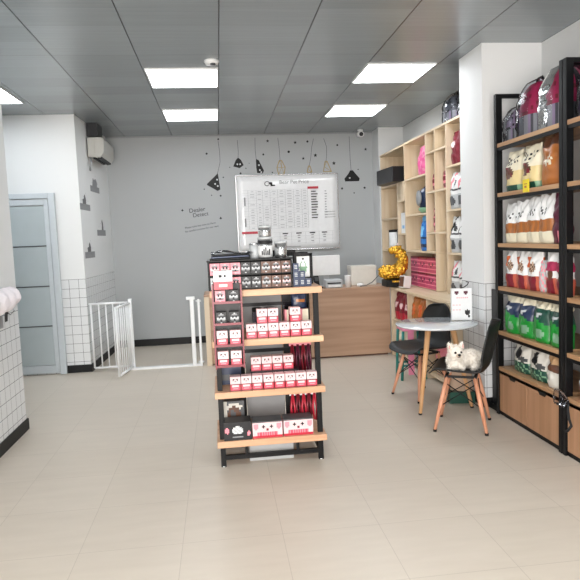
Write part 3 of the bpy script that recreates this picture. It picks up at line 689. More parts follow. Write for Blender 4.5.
# top shelf: black tray rack with pouches
z1_ = PZ[3]+.042
t = thing('counter_rack', 'black two-tier tray rack of pouches on top of the display stand', 'rack', (.20, 3.95, z1_))
m = MB(); m.box(-.075, .465, 4.06, 4.07, z1_, z1_+.19, 'metal_black'); m.box(-.075, -.067, 3.83, 4.06, z1_, z1_+.19, 'metal_black'); m.box(.457, .465, 3.83, 4.06, z1_, z1_+.19, 'metal_black')
part('cabinet', m, t)
for z in (z1_, z1_+.092): part('tray', MB().box(-.067, .457, 3.83, 4.06, z, z+.006, 'metal_black'), t)
part('top_panel', MB().box(-.08, .47, 3.82, 4.075, z1_+.184, z1_+.192, 'metal_black'), t)
po = {}
def pouch(key, a, b):
    if key not in po: po[key] = solo('food_cup', pbox_mb(.062, .075, .06, p_pouch(a, b), 12, 12), '', 'food cup', (0,0,0), group='food cups in the tray rack')
    return po[key]
for r in range(2):
    for i in range(8):
        k = ('pink' if i in (2,) or (i < 2 and r == 1) else 'white') if i < 3 else 'dark'
        a, b = {'pink': ('blush', 'rose'), 'white': ('white', 'lightgrey'), 'dark': ('blush' if i > 5 else 'lightgrey', 'brown' if i > 4 else 'soot')}[k]
        place(pouch((a, b), a, b), (-.03+i*.0655, 3.875, z1_+.006+r*.092), 0, '%s printed food cup, %s from left in the %s tray of the top rack' % ({'pink':'pink','white':'white','dark':'dark'}[k], ORD[i], ['lower','upper'][r]))
# blue small boxes
bb = solo('blue_box', pbox_mb(.038, .05, .04, p_blue, 8, 10), '', 'small box', (0,0,0), group='small navy boxes on the top shelf')
for c, n in ((0, 3), (1, 2), (2, 1)):
    for r in range(n):
        place(bb, (.492+c*.040, 3.87, z1_+r*.0505), 0, 'small navy box in the %s stack by the tray rack, %s from the bottom' % (['left', 'middle', 'right'][c], ORD[r]))
# framed sign
t = thing('framed_sign', 'black-framed white sign with a mint picture at the right end of the stand top', 'sign', (.56, 4.02, z1_))
m = MB()
m.box(.505, .625, 4.01, 4.03, z1_+.19, z1_+.21, 'metal_black'); m.box(.608, .628, 4.01, 4.03, z1_, z1_+.21, 'metal_black'); m.box(.505, .52, 4.01, 4.03, z1_, z1_+.19, 'metal_black'); m.box(.52, .61, 4.01, 4.03, z1_, z1_+.05, 'metal_black')
part('frame', m, t)
def p_sign(u, v):
    if near(u, v, .5, .45, .3, .3): return 'palegreen' if not near(u, v, .5, .6, .15, .12) else 'white'
    return 'text' if near(u, v, .5, .85, .1, .06) else 'white'
m = MB(); m.paintgrid(lambda u, v: (.52+u*.088, 4.018, z1_+.05+v*.14), 12, 12, p_sign); part('print', m, t)
t = thing('upright_stand', 'empty black upright frame rising behind the tray rack', 'frame', (.47, 4.14, z1_))
m = MB(); m.box(.36, .53, 4.13, 4.15, z1_+.215, z1_+.235, 'metal_black'); m.box(.51, .53, 4.13, 4.15, z1_, z1_+.215, 'metal_black'); part('bars', m, t)
part('foot', MB().box(.36, .53, 4.10, 4.18, z1_, z1_+.01, 'metal_black'), t)
# on the rack
zt = z1_+.192
t = thing('tray_stack', 'flat stack of black trays in clear wrap on top of the tray rack', 'trays', (.05, 3.95, zt))
for i in range(3):
    part('tray', MB().box(-.06+.008*i, .20-.01*i, 3.86, 4.04, zt+.001+i*.013, zt+.012+i*.013, 'black' if i % 2 == 0 else 'navy', rot=(0, R(-.8), R(1.5*i))), t, bev=.003)
m = MB(); m.paintgrid(lambda u, v: (-.05+u*.27, 3.86+v*.18, zt+.045+.02*noise.noise(Vector((u*5, v*4, 2)))+.01*math.sin(u*6)), 16, 10, lambda u, v: 'plasticbag', True); part('clear_wrap', m, t)
def tin(x, y, z, r, h, lb, k='silver', band=None):
    o = thing('tin_can', lb, 'tin', (x, y, z), group='tins on top of the tray rack')
    part('body', MB().lathe([(r-.003, 0), (r, .004), (r, h-.01)], k, (x, y, z), 24), o)
    part('lid', MB().lathe([(r+.002, h-.012), (r+.003, h), (r-.004, h+.002), (0, h+.002)], 'silver' if k != 'silver' else 'lightgrey', (x, y, z), 24), o)
    if band: part('label_band', MB().lathe([(r+.001, h*band[0]), (r+.001, h*band[1])], band[2], (x, y, z), 24), o)
tin(.305, 3.93, zt, .047, .135, 'silver tin with black printed lower label, left front on the rack', band=(.05, .6, 'white'))
tin(.306, 3.93, zt+.138, .041, .072, 'small silver tin stacked on the labelled tin')
tin(.407, 3.935, zt, .040, .105, 'shorter plain silver tin at the right on the rack')
tin(.235, 3.96, zt, .032, .10, 'pale smoky tin half hidden at the left of the tins', k='lightgrey')
m = MB()
for i in range(5): a = -PI/2+(-.5+i*.25); m.box(.305+.0495*math.cos(a)-.004, .305+.0495*math.cos(a)+.004, 3.93+.0495*math.sin(a)-.002, 3.93+.0495*math.sin(a)+.002, zt+.02, zt+.05+.01*(i % 3), 'text')
for o in list(COL.objects):
    if o.get('label', '').startswith('silver tin with black'): 
        part('printed_figures', m, o); part('dark_band', MB().lathe([(.0495, .095), (.0495, .115)], 'soot', (.305, 3.93, zt), 24), o)

# red hanging rack with four tiers, on the front left of the stand
t = thing('red_rack', 'tall narrow red tiered rack hooked on the left front of the stand', 'rack', (.035, 3.74, .70))
xa, xb, ya, yb2 = -.05, .125, 3.70, 3.79
m = MB()
for x in (xa, xb): m.box(x-.005, x+.005, ya, yb2, .69, 1.22, 'deepred')
part('side_frame', m, t); part('back_panel', MB().box(xa, xb, yb2-.006, yb2, .70, 1.22, 'soot'), t)
TZ = [.70, .83, .965, 1.10]
for z in TZ: part('tier', MB().box(xa, xb, ya, yb2-.006, z, z+.006, 'deepred').box(xa, xb, ya-.003, ya, z, z+.015, 'deepred'), t)
def p_head(u, v):
    if v < .45: return 'red' if not (.3 < u < .7 and .15 < v < .3) else 'cream'
    if near(u, v, .36, .72, .07, .10) or near(u, v, .62, .72, .07, .10): return 'text'
    return 'white' if near(u, v, .3, .72, .22, .3) or near(u, v, .7, .72, .22, .3) else 'white'
m = MB(); m.paintgrid(lambda u, v: (xa+.01+u*.115, ya-.008, 1.19+v*.115), 18, 14, p_head); o = part('header_card', m, t); sm = o.modifiers.new('t', 'SOLIDIFY'); sm.thickness = .003
for i, x in enumerate((-.005, .078)):
    n = ['left', 'right'][i]
    cat_at(x, 3.745, TZ[0]+.006, 'red cat face box on the lowest tier of the red rack, %s one' % n)
    cat_at(x, 3.745, TZ[1]+.006, 'red cat face box on the second-lowest tier of the red rack, %s one' % n)
    for j, r in ((2, 'second-highest'), (3, 'highest')):
        a, b = (('blush', 'rose') if (i == 0 and j == 3) else ('lightgrey', 'soot'))
        o = place(pouch((a, b), a, b), (x, 3.745, TZ[j]+.006), 0, '%s food cup on the %s tier of the red rack, %s one' % ('pink' if a == 'blush' else 'dark', r, n), group='food cups in the red rack')
        if j == 2: part_shelf = None

# ------------------------------------------------------------------ wooden wall cubbies on the right
XC = 2.33; XW = XR-.005; th = .02
t = thing('base_cabinet', 'low light wood cabinet with open cubbies along the right wall below the tall shelves', 'cabinet', (2.2, 6.1, 0))
XB = 2.06
part('top_panel', MB().box(XB, XW, 5.2, 7.08, .81, .838, 'lightwood_y'), t, bev=.002)
part('bottom_panel', MB().box(XB+.02, XW, 5.2, 7.08, .04, .06, 'lightwood_y'), t)
part('mid_shelf', MB().box(XB+.02, XW, 5.2, 7.08, .44, .46, 'lightwood_y'), t)
part('back_panel', MB().box(XW-.01, XW, 5.2, 7.08, .06, .81, 'lightwood'), t)
for y in (7.06, 6.42, 5.80, 5.20): part('divider', MB().box(XB, XW-.01, y, y+.022, .0, .81, 'lightwood'), t, bev=.001)
t = thing('cubby_shelf', 'tall light wood cubby shelf unit fixed along the right wall', 'shelf', (2.5, 6.7, .838))
zb, ztop = .84, 2.56
part('back_panel', MB().box(XW-.01, XW, 5.2, 8.38, zb, ztop, 'lightwood'), t)
def vert(y, a, b, k='lightwood'): part('divider', MB().box(XC, XW-.01, y-th/2, y+th/2, a, b, k), t)
def shelf(y0, y1, z): part('shelf', MB().box(XC, XW-.01, y0, y1, z-th/2, z+th/2, 'lightwood_y'), t)
part('top_panel', MB().box(XC-.004, XW, 5.2, 8.38, ztop, ztop+.022, 'lightwood_y'), t)
vert(8.36, zb, ztop); vert(7.28, zb, ztop); vert(6.52, 1.27, ztop); vert(6.24, 1.27, ztop); vert(5.92, zb, ztop); vert(6.24, zb, 1.25); vert(5.21, zb, ztop); vert(7.60, zb, 2.12)
for z in (2.13, 1.695, 1.26): shelf(6.53, 7.27, z)
shelf(6.25, 6.51, 1.26)
for z in (2.345, 1.92, 1.475):
    shelf(6.25, 6.51, z); shelf(5.93, 6.23, z)
for z in (2.13, 1.695, 1.26): shelf(5.22, 5.91, z)
for z in (2.12, 1.89, 1.47): shelf(7.29, 7.59 if z < 2.1 else 8.35, z)
for z in (1.68, 1.25): shelf(7.61, 8.35, z)
# column box front panel between
part('front_panel', MB().box(XC-.003, XC+.012, 7.29, 7.59, 1.90, 2.11, 'lightwood'), t)

# black box resting high
solo('black_box', MB().prism([(2.20, 7.36), (2.40, 7.38), (2.42, 7.98), (2.28, 8.14), (2.16, 7.95)], 0, .19, 'soot'), 'long matte black box sticking out of the topmost far cubby', 'box', (0, 0, 2.131), bev=.006)

def p_plain(k, band=None):
    def f(u, v):
        if band:
            for a, b, kk in band:
                if a < v < b: return kk
        return k
    return f
def cubbag(x, y, z, w, h, d, paint, lb, name='pet_food_bag', cat_='bag', group=None, seed=0, rot=FACE):
    return solo(name, bag_mb(w, h, d, paint, seed=seed), lb, cat_, (x, y, z), rot, group)
E_ = .012
# B column (y 6.53-7.27)
cubbag(2.41, 6.74, 2.14+E_/2, .30, .33, .15, lambda u, v: 'hotpink' if (int(u*9)+int(v*9)) % 4 else 'pink', 'bright pink puffy bag in the uppermost cubby left of the narrow ones', seed=1)
m = MB(); m.ball((0,0,.16), (.15,.12,.16), 'navy'); me = evaluated(m, 'carrier_body', .012, disp=.006, dscale=18)
t2 = thing('pet_carrier', 'round dark navy pet carrier in the middle wooden cubby', 'pet carrier', (2.48, 6.80, 1.712))
o = link('body', me, t2); me.materials.clear(); me.materials.append(K['navy'])
part('window', MB().lathe([(.075,0),(.09,.012),(.07,.02),(0,.03)], 'grey').tube([(-.09,0,.0),(.09,0,.0)], .004, 'lightgrey'), t2, world=False)
w_ = t2.children[-1]; w_.rotation_euler = (0, -PI/2, 0); w_.location = (-.135, -.02, .17)
part('base_print', MB().lathe([(.10,-.003),(.135,.03),(.13,.06)], 'palegreen'), t2, world=False)
def p_blueb(u, v):
    if v > .85: return 'lightblue'
    if near(u, v, .5, .55, .25, .18): return 'lightblue'
    return 'navy' if .1 < v < .18 or .34 < v < .38 else 'blue'
cubbag(2.40, 6.72, 1.271, .19, .40, .13, p_blueb, 'tall blue shiny bag standing in the cubby above the pink packs', seed=2)
def p_pinkpack(u, v):
    if near(u, v, .3, .6, .09, .09) or near(u, v, .7, .6, .09, .09): return 'maroon'
    if near(u, v, .5, .42, .07, .06): return 'maroon'
    if v > .85: return 'deepred'
    return 'hotp2' if int(v*16) % 4 else 'rose'
pal('hotp2', '#b93a66', .35)
pk = solo('pink_pack', pbox_mb(.27, .175, .12, p_pinkpack, 16, 16), '', 'pack', (0,0,0), FACE, 'dark pink packs in the large cubby')
for i, y in enumerate((6.98, 6.70, 6.42)):
    for r in range(2):
        place(pk, (2.395, y, .846+r*.177), FACE, 'dark pink printed pack in the %s stack of the large cubby, %s one' % (['far', 'middle', 'near'][i], ['bottom', 'top'][r]), 'dark pink packs in the large cubby')
# C and D narrow columns
def p_redstrip(u, v): return 'deepred' if (int(v*14) % 3 and u < .75) else 'rose'
for (y, nm) in ((6.36, 'left'), (6.05, 'right')):
    for (z, r) in ((1.93, 'second'), (1.485, 'third')):
        if (nm, r) == ('right', 'third'): continue
        cubbag(2.43, y, z, .20, .28 if r == 'second' else .34, .13, p_redstrip, 'dark red and rose slim bag in the %s narrow cubby, %s row from the top' % (nm, r), seed=int(y*10)+int(z*10))
# E column near the white wall column
cubbag(2.41, 5.77, 2.141, .24, .33, .13, lambda u, v: 'blush' if near(u, v, .4, .6, .18, .12) else 'deepred', 'crimson bag in the highest cubby beside the white column', seed=8)
def p_wb(a, b):
    def f(u, v):
        if near(u, v, .5, .22, .3, .14): return 'darkgrey'
        if v > .55 and abs((u-.25)-(v-.55)*.9) < .10: return a
        if .48 < v < .55: return b
        if near(u, v, .75, .7, .1, .1): return b
        return 'white' if v > .4 else 'lightgrey'
    return f
for z, r, a in ((1.706, 'second', 'rose'), (1.271, 'third', 'soot'), (.846, 'fourth', 'rose')):
    for i, y in enumerate((5.80, 5.60, 5.40)):
        cubbag(2.395, y, z, .20, .36 if r != 'fourth' else .34, .12, p_wb(a, 'darkgrey'), 'white and grey bag beside the column, %s cubby down, %s from the left' % (r, ORD[i]), group='white bags beside the column', seed=i+int(z*30))
# far F column
solo('brown_box', pbox_mb(.10, .14, .10, lambda u, v: 'tan' if v < .7 else 'offwhite'), 'small tan and white bottle-shaped carton in the far cubby under the black box', 'carton', (2.44, 7.74, 1.692), FACE)
t2 = thing('storage_jar', 'white jar with a black lid in the far cubby above the gold figurine', 'jar', (2.42, 8.02, 1.261))
part('body', MB().lathe([(.08,0),(.085,.02),(.085,.24)], 'white'), t2, world=False); part('lid', MB().lathe([(.088,.24),(.09,.27),(0,.275)], 'black'), t2, world=False)
t2 = thing('picture_frame', 'black picture frame standing right of the white jar', 'picture frame', (2.40, 7.75, 1.261))
part('frame', MB().box(-.01,.01,-.09,.09,0,.28,'black'), t2, world=False); part('print', MB().box(-.012,-.010,-.07,.07,.02,.26,'darkgrey'), t2, world=False)
solo('white_card', MB().box(-.01, .01, -.11, .11, 0, .26, 'white').box(-.0115, -.0101, -.02, .06, .06, .10, 'lightblue'), 'white printed card in the narrow far cubby', 'card', (2.37, 7.44, 1.481))
solo('pink_plush', MB().ball((0,0,.06), (.05,.06,.06), 'blush').ball((0,-.03,.12), .04, 'blush'), 'pale pink plush toy in the far lower cubby', 'toy', (2.38, 7.66, 1.261))
# small white box leaning on the base top
t2 = thing('small_box', 'small white box with dark side tilted beside the gold figurine', 'box', (2.14, 6.72, .838))
m = MB(); m.box(-.055, .055, -.04, .04, 0, .14, 'white'); part('carton', m, t2, world=False, bev=.003)
m = MB(); m.box(-.057, -.055, -.035, .035, .01, .13, 'brown'); part('printed_side', m, t2, world=False)
t2.rotation_euler = (0, R(9), R(25)); t2.location = (2.13, 6.74, .848)
# packs in the base cabinet
def p_rr(u, v): return 'blush' if near(u, v, .5, .55, .22, .12) else ('deepred' if v > .3 else 'red')
for i, y in enumerate((6.93, 6.74, 6.56)): cubbag(2.135, y, .462, .20, .32, .12, p_rr, 'dark red bag in the upper far cubby of the low cabinet, %s from the left' % ORD[i], group='dark red bags in the low cabinet', seed=30+i)
for i, y in enumerate((6.30, 6.10, 5.92)): cubbag(2.135, y, .462, .19, .32, .12, lambda u, v: 'orange' if near(u, v, .5, .6, .3, .2) else 'amber', 'amber brown bag in the upper middle cubby of the low cabinet, %s from the left' % ORD[i], group='amber bags in the low cabinet', seed=40+i)
for i, y in enumerate((6.90, 6.62)): cubbag(2.17, y, .062, .22, .32, .14, lambda u, v: 'beige' if v < .5 else 'cream', 'beige bag in the lower far cubby of the low cabinet, %s from the left' % ORD[i], group='beige bags in the low cabinet', seed=50+i)
for i, y in enumerate((6.28, 6.0)): cubbag(2.17, y, .062, .22, .32, .14, lambda u, v: 'lilac' if near(u, v, .5, .5, .35, .3) else 'darkgrey', 'grey lilac bag in the lower middle cubby of the low cabinet, %s from left' % ORD[i], group='grey bags in the low cabinet', seed=60+i)
for i, y in enumerate((5.66, 5.42)): cubbag(2.17, y, .062, .2, .32, .13, lambda u, v: 'rose' if v > .5 else 'beige', 'rose beige bag in the lower near cubby of the low cabinet, %s from left' % ORD[i], group='rose bags in the low cabinet', seed=65+i)

# dome carriers on top
def carrier(name, loc, w, h, d, body, lb, group, rot=FACE, wrap='plasticbag'):
    o = thing(name, lb, 'pet carrier', loc, rot, group)
    def prof(u, v, e=0):   # u around 0..1, v up
        a = u*2*PI; s = math.sqrt(max(0, 1-(max(0, v-.35)/.65)**2.4)); return ((w/2+e)*s*math.copysign(abs(math.cos(a))**.6, math.cos(a)), (d/2+e)*s*math.copysign(abs(math.sin(a))**.6, math.sin(a)), (h+e)*v)
    m = MB()
    def pt(u, v):
        if v < .34: return ('lilac', 'grey', 'darkgrey')[(int(u*23)*5+int(v*13)*3) % 3]
        if .34 < v < .38 or (abs(u-.5) < .03) or u < .03: return 'soot'
        if (int(u*26)*3+int(v*16)) % 7 == 0: return 'deepred' if body == 'magenta' else 'soot'
        return body
    m.paintgrid(lambda u, v: prof(u, v), 28, 14, pt, True); bmesh.ops.remove_doubles(m.bm, verts=m.bm.verts, dist=.0005)
    part('shell', m, o, world=False)
    m = MB(); m.lathe([(.06,0),(.057,.02),(.04,.036),(0,.045)], 'clear', seg=20); b = part('bubble_window', m, o, world=False); b.location = (0, -d/2*.93, h*.56); b.rotation_euler = (PI/2, 0, 0)
    part('handle', MB().tube([(-.05,0,h-.01),(-.03,0,h+.02),(.03,0,h+.02),(.05,0,h-.01)], .007, 'soot'), o, world=False)
    m = MB(); m.paintgrid(lambda u, v: tuple(Vector(prof(u, v, .022))+Vector((1,1,0))*.012*noise.noise(Vector((u*9+loc[1]*7, v*8, 3)))), 26, 12, lambda u, v: wrap, True)
    bmesh.ops.remove_doubles(m.bm, verts=m.bm.verts, dist=.0005); part('clear_wrap', m, o, world=False)
    return o
carrier('pet_carrier', (2.46, 5.52, 2.582), .30, .32, .22, 'soot', 'dark wrapped pet carrier on the wooden cubbies, right against the white column', 'wrapped carriers on the cubbies')
carrier('pet_carrier', (2.45, 5.92, 2.582), .28, .27, .20, 'darkgrey', 'dark wrapped pet carrier on the wooden cubbies, left of the other', 'wrapped carriers on the cubbies')

# ------------------------------------------------------------------ black racks on the right
XRk = 2.18; SZ = [.395, .685, 1.04, 1.38, 1.77, 2.15]
def rack(y0, y1, lb, near_unit):
    t = thing('storage_rack', lb, 'rack', (2.43, (y0+y1)/2, 0), group='black metal storage racks')
    for x in (XRk, 2.615):
        for y in (y0+.02, y1-.02):
            part('post', MB().box(x, x+.052, y-.018, y+.018, 0, 2.53, 'metal_black'), t, bev=.003)
    for z in SZ:
        part('shelf', MB().box(XRk+.006, 2.66, y0+.04, y1-.04, z-.03, z, 'rackplank'), t, bev=.002)
        part('beam', MB().box(XRk+.01, XRk+.03, y0+.04, y1-.04, z-.055, z-.03, 'metal_black'), t)
    part('top_bar', MB().box(XRk+.05, 2.62, y1-.035, y1-.005, 2.50, 2.53, 'metal_black').box(XRk+.05, 2.62, y0+.005, y0+.035, 2.50, 2.53, 'metal_black'), t)
    part('bottom_rail', MB().box(XRk+.02, 2.64, y0+.04, y1-.04, .0, .03, 'metal_black'), t)
    ym = (y0+y1)/2
    for a, b in ((ym+.003, y1-.045), (y0+.045, ym-.003)):
        c = (a+b)/2; d = part('drawer', MB().box(XRk+.01, 2.62, a, b, .035, .36, 'drawerwood'), t, bev=.002)
        m = MB(); m.plate([(c-.06-2.0*0, .352), (c+.06, .352), (c+.035, .322), (c-.035, .322)], 0, .004, 'black')
        h = link('finger_notch', m.mesh('finger_notch'), d); bpy.context.view_layer.update()
        # outline was drawn in x,z ; turn it to face the room
        me = h.data; off = d.location+t.location
        for v in me.vertices: x, y, z = v.co; v.co = (XRk+.008-y-off.x, x-off.y, z-off.z)
        me.update()
    return t
rack(3.60, 4.54, 'black metal rack with wood shelves of pet food beside the white column', False)
rack(2.62, 3.595, 'black metal rack cut off by the right edge of the photo', True)

# unit one, shelf by shelf
def rb(y, z, w, h, d, paint, lb, group=None, x=2.31, seed=0, rot=0): return cubbag(x-.045, y, z, w, h, d, paint, lb, group=group, seed=seed, rot=FACE+rot)
def p_dogbag(u, v):
    if near(u, v, .45, .46, .28, .15): return 'brown' if (int(u*12)+int(v*14)) % 4 else 'deepred'
    if .66 < v < .84 and .2 < u < .85 and (int(u*22)+int(v*30)) % 3 == 0: return 'text'
    if v < .14: return 'darkgreen' if .1 < u < .9 else 'palegreen'
    if v < .5: return 'yellowish'
    return 'cream'
pal('brownish', '#8f5a30', .4)
pal('yellowish', '#d8c590', .4)
def p_brown(u, v):
    if near(u, v, .45, .5, .25, .10) and (int(u*16)+int(v*18)) % 3: return 'cream'
    if v > .78: return 'brown'
    return 'amber'
z = SZ[4]+.001
rb(4.34, z, .23, .30, .13, p_dogbag, 'cream bag with dark pet picture and green foot on the fourth shelf up, left one', 'cream picture bags', seed=70)
rb(4.09, z, .23, .31, .13, p_dogbag, 'cream bag with dark pet picture on the fourth shelf up, right one', 'cream picture bags', seed=71)
rb(3.81, z, .29, .325, .12, p_brown, 'amber brown bag with white script beside the near rack post', seed=72)
t2 = thing('price_tag', 'bright yellow price tag clipped to the shelf edge', 'price tag', (2.175, 4.06, 1.77))
part('card', MB().box(2.180, 2.186, 4.015, 4.095, 1.745, 1.835, 'yellow'), t2); part('printed_digits', MB().box(2.1792, 2.1802, 4.04, 4.07, 1.775, 1.79, 'amber').box(2.1792, 2.1802, 4.035, 4.075, 1.80, 1.806, 'amber'), t2)
def p_orangeband(u, v):
    if .26 < v < .50: return 'amber' if int(u*8) % 3 else 'brownish'
    if v > .6 and near(u, v, .5, .68, .32, .08) and (int(u*18)+int(v*22)) % 3 == 0: return 'text'
    return 'cream' if v < .26 else 'white'
z = SZ[3]+.001
for i, y in enumerate((4.39, 4.225, 4.06, 3.895)): rb(y, z, .19, .30+.012*i, .10, p_orangeband, 'white bag with amber band on the third shelf up, %s from the left' % ORD[i], 'white bags with amber bands', seed=80+i, rot=.0)
rb(3.725, z, .15, .34, .11, lambda u, v: 'maroon' if v > .25 or u < .6 else 'rose', 'dark maroon bag at the right end of the third shelf up', seed=85)
def p_redcat(u, v):
    if .55 < v < .78 and u < .45: return 'orange'
    if near(u, v, .6, .55, .2, .13): return 'brown' if (int(u*14)+int(v*16)) % 2 else 'beige'
    if v < .36: return 'deepred' if .35 < u < .8 else 'orange2'
    return 'white'
pal('orange2', '#b95a45', .4)
def p_redcat2(u, v):
    if .52 < v < .72: return 'magenta'
    if near(u, v, .55, .42, .2, .12): return 'brown'
    if v < .34: return 'orange2' if u < .4 or u > .8 else 'deepred'
    return 'white'
z = SZ[2]+.001
for i, y in enumerate((4.39, 4.22, 4.06)): rb(y, z, .18, .30, .10, p_redcat, 'white and red cat picture bag one shelf above the green bags, %s from left' % ORD[i], 'white and red bags', seed=90+i)
rb(3.945, z, .08, .22, .08, lambda u, v: 'lightgrey' if (int(u*8)+int(v*12)) % 3 else 'rose', 'small silvery bag between the red bag groups', seed=94)
for i, y in enumerate((3.82, 3.695)): rb(y, z, .15, .31, .10, p_redcat2, 'white and magenta banded bag above the green bags, %s' % ['left one', 'right one by the post'][i], 'white and magenta bags', seed=96+i)
def p_green(k):
    def f(u, v):
        e = .62+.10*math.sin(u*9)
        if v > .78: return 'cream'
        if v > .74-.5*abs(u-.5): return 'cream' if v > .74 else k
        if v > .5-.22*(u-.5): return k if not near(u, v, .5, .62, .18, .05) else 'lightgrey'
        if near(u, v, .6, .2, .2, .1): return 'palegreen'
        return 'green'
    return f
z = SZ[1]+.001
for i, y in enumerate((4.37, 4.155)): rb(y, z, .22, .32, .13, p_green('navy'), 'green litter bag with navy band and white gathered top, %s from the left' % ORD[i], 'green and navy bags', seed=100+i)
for i, y in enumerate((3.945, 3.735)): rb(y, z, .21, .32, .13, p_green('darkgreen'), 'green litter bag with dark green band, %s' % ['left one', 'right one by the post'][i], 'all-green bags', seed=104+i, x=2.31)
def p_puppy(u, v):
    if near(u, v, .45, .66, .16, .2): return 'soot'
    if near(u, v, .72, .45, .2, .08): return 'darkgrey'
    if v < .34: return 'darkgreen' if (int(u*12)+int(v*14)) % 3 else 'palegreen'
    return 'offwhite'
z = SZ[0]+.001
rb(4.27, z, .25, .235, .11, p_puppy, 'white and green bag with black puppy on the lowest open shelf, left one', 'puppy picture bags', seed=110, x=2.33)
rb(4.01, z, .25, .235, .11, p_puppy, 'white and green bag with black puppy on the lowest open shelf, right one', 'puppy picture bags', seed=111, x=2.32)
rb(3.765, z, .22, .235, .13, lambda u, v: 'brown' if .5 < v < .72 else ('tan' if v > .72 else 'offwhite'), 'beige bag with brown band on the lowest open shelf beside the post', seed=112, x=2.31)
# carriers on the rack top
zt2 = SZ[5]+.001
for y, h, b, lb in ((4.13, .385, 'magenta', 'magenta wrapped dome carrier on the rack top, left one'), (3.82, .40, 'magenta', 'magenta wrapped dome carrier on the rack top, right one')):
    carrier('pet_carrier', (2.335, y, zt2), .26, h, .25, b, lb, 'magenta carriers on the rack top')
carrier('pet_carrier', (2.33, 4.40, zt2), .17, .25, .20, 'lilac', 'small grey lilac wrapped carrier at the far end of the rack top', None)
carrier('pet_carrier', (2.36, 3.38, zt2), .30, .37, .28, 'soot', 'black wrapped dome carrier at the right edge of the photo', None)
# unit two sliver
rb(3.42, SZ[4]+.001, .22, .30, .13, lambda u, v: 'yellow' if near(u, v, .6, .45, .16, .12) else ('lightgrey' if v > .5 and int(u*9) % 2 else 'darkgreen'), 'dark green and silver bag with yellow patch at the right edge of the photo', seed=120, x=2.33)
rb(3.42, SZ[3]+.001, .20, .32, .13, lambda u, v: 'red' if v > .2 else 'cream', 'tall red bag at the right edge of the photo', seed=121, x=2.33)
solo('carton_box', pbox_mb(.20, .15, .2, lambda u, v: 'tan' if int(u*6) % 3 else 'cream'), 'tan carton at the right edge of the photo', 'carton', (2.36, 3.42, SZ[2]+.001), FACE)
solo('grey_case', pbox_mb(.18, .12, .14, lambda u, v: 'darkgrey' if v < .8 else 'lightgrey'), 'grey case stacked on the tan carton at the right edge', 'case', (2.36, 3.42, SZ[2]+.152), FACE)
rb(3.43, SZ[1]+.001, .20, .30, .12, lambda u, v: 'green' if near(u, v, .3, .3, .15, .3) else 'darkgreen', 'dark green bag at the right edge below the tan carton', seed=122, x=2.34)
rb(3.44, SZ[0]+.001, .18, .23, .12, lambda u, v: 'rose' if v < .35 else 'white', 'white and rose bag on the lowest shelf at the right edge', seed=123, x=2.33)
m = MB()
m.ball((0,0,0), (.03,.08,.05), 'plasticbag', 18)
for v in m.bm.verts: v.co += Vector((1,1,1))*.035*noise.noise(v.co*22)
solo('plastic_wrap', m, 'crumpled clear plastic bag tied at the lowest shelf of the near rack', 'plastic bag', (2.13, 3.53, .40))
solo('black_strap', MB().tube([(2.14,3.46,.40),(2.13,3.45,.34),(2.125,3.43,.29),(2.135,3.42,.25),(2.13,3.45,.21),(2.125,3.47,.195)], [.007,.012,.013,.012,.01,.006], 'fabric_black', 10, flat=.5), 'short black strap dangling over the near rack drawer', 'strap', (2.17, 3.46, .2), world=True)

# black upright frame leaning at the column
t2 = thing('folding_frame', 'thin black upright panel edge standing between column and rack', 'frame', (2.19, 4.63, 0))
part('panel', MB().box(2.222, 2.24, 4.575, 4.695, .01, 1.0, 'soot'), t2, bev=.003); part('foot', MB().box(2.20, 2.29, 4.57, 4.70, .0, .05, 'metal_black'), t2, bev=.003)

# ------------------------------------------------------------------ table and chairs
TX, TY, TZt = 1.79, 4.82, .725
t = thing('round_table', 'round white-topped cafe table with splayed wooden legs', 'table', (TX, TY, 0))
pal('tabletop', '#d5dadd', .12, coat=.5)
m = MB(); m.lathe([(.0, -.018), (.325, -.018), (.337, -.012), (.34, -.004), (.335, 0), (0, 0)], 'tabletop', (0, 0, TZt), 48); part('tabletop', m, t, world=False)
for a in (R(-140), R(-20), R(100)):
    c, s = math.cos(a), math.sin(a)
    lg = part('leg', MB().tube([(c*.13, s*.13, TZt-.03), (c*.28, s*.28, .012)], [.024, .014], 'legwood', 14), t, world=False)
    part('foot_cap', MB().lathe([(.014, 0), (.016, .014)], 'soot', (c*.281, s*.281, 0), 12), lg, world=False)
part('mount_plate', MB().lathe([(.0, -.03), (.16, -.03), (.17, -.018)], 'legwood', (0, 0, TZt), 24), t, world=False)

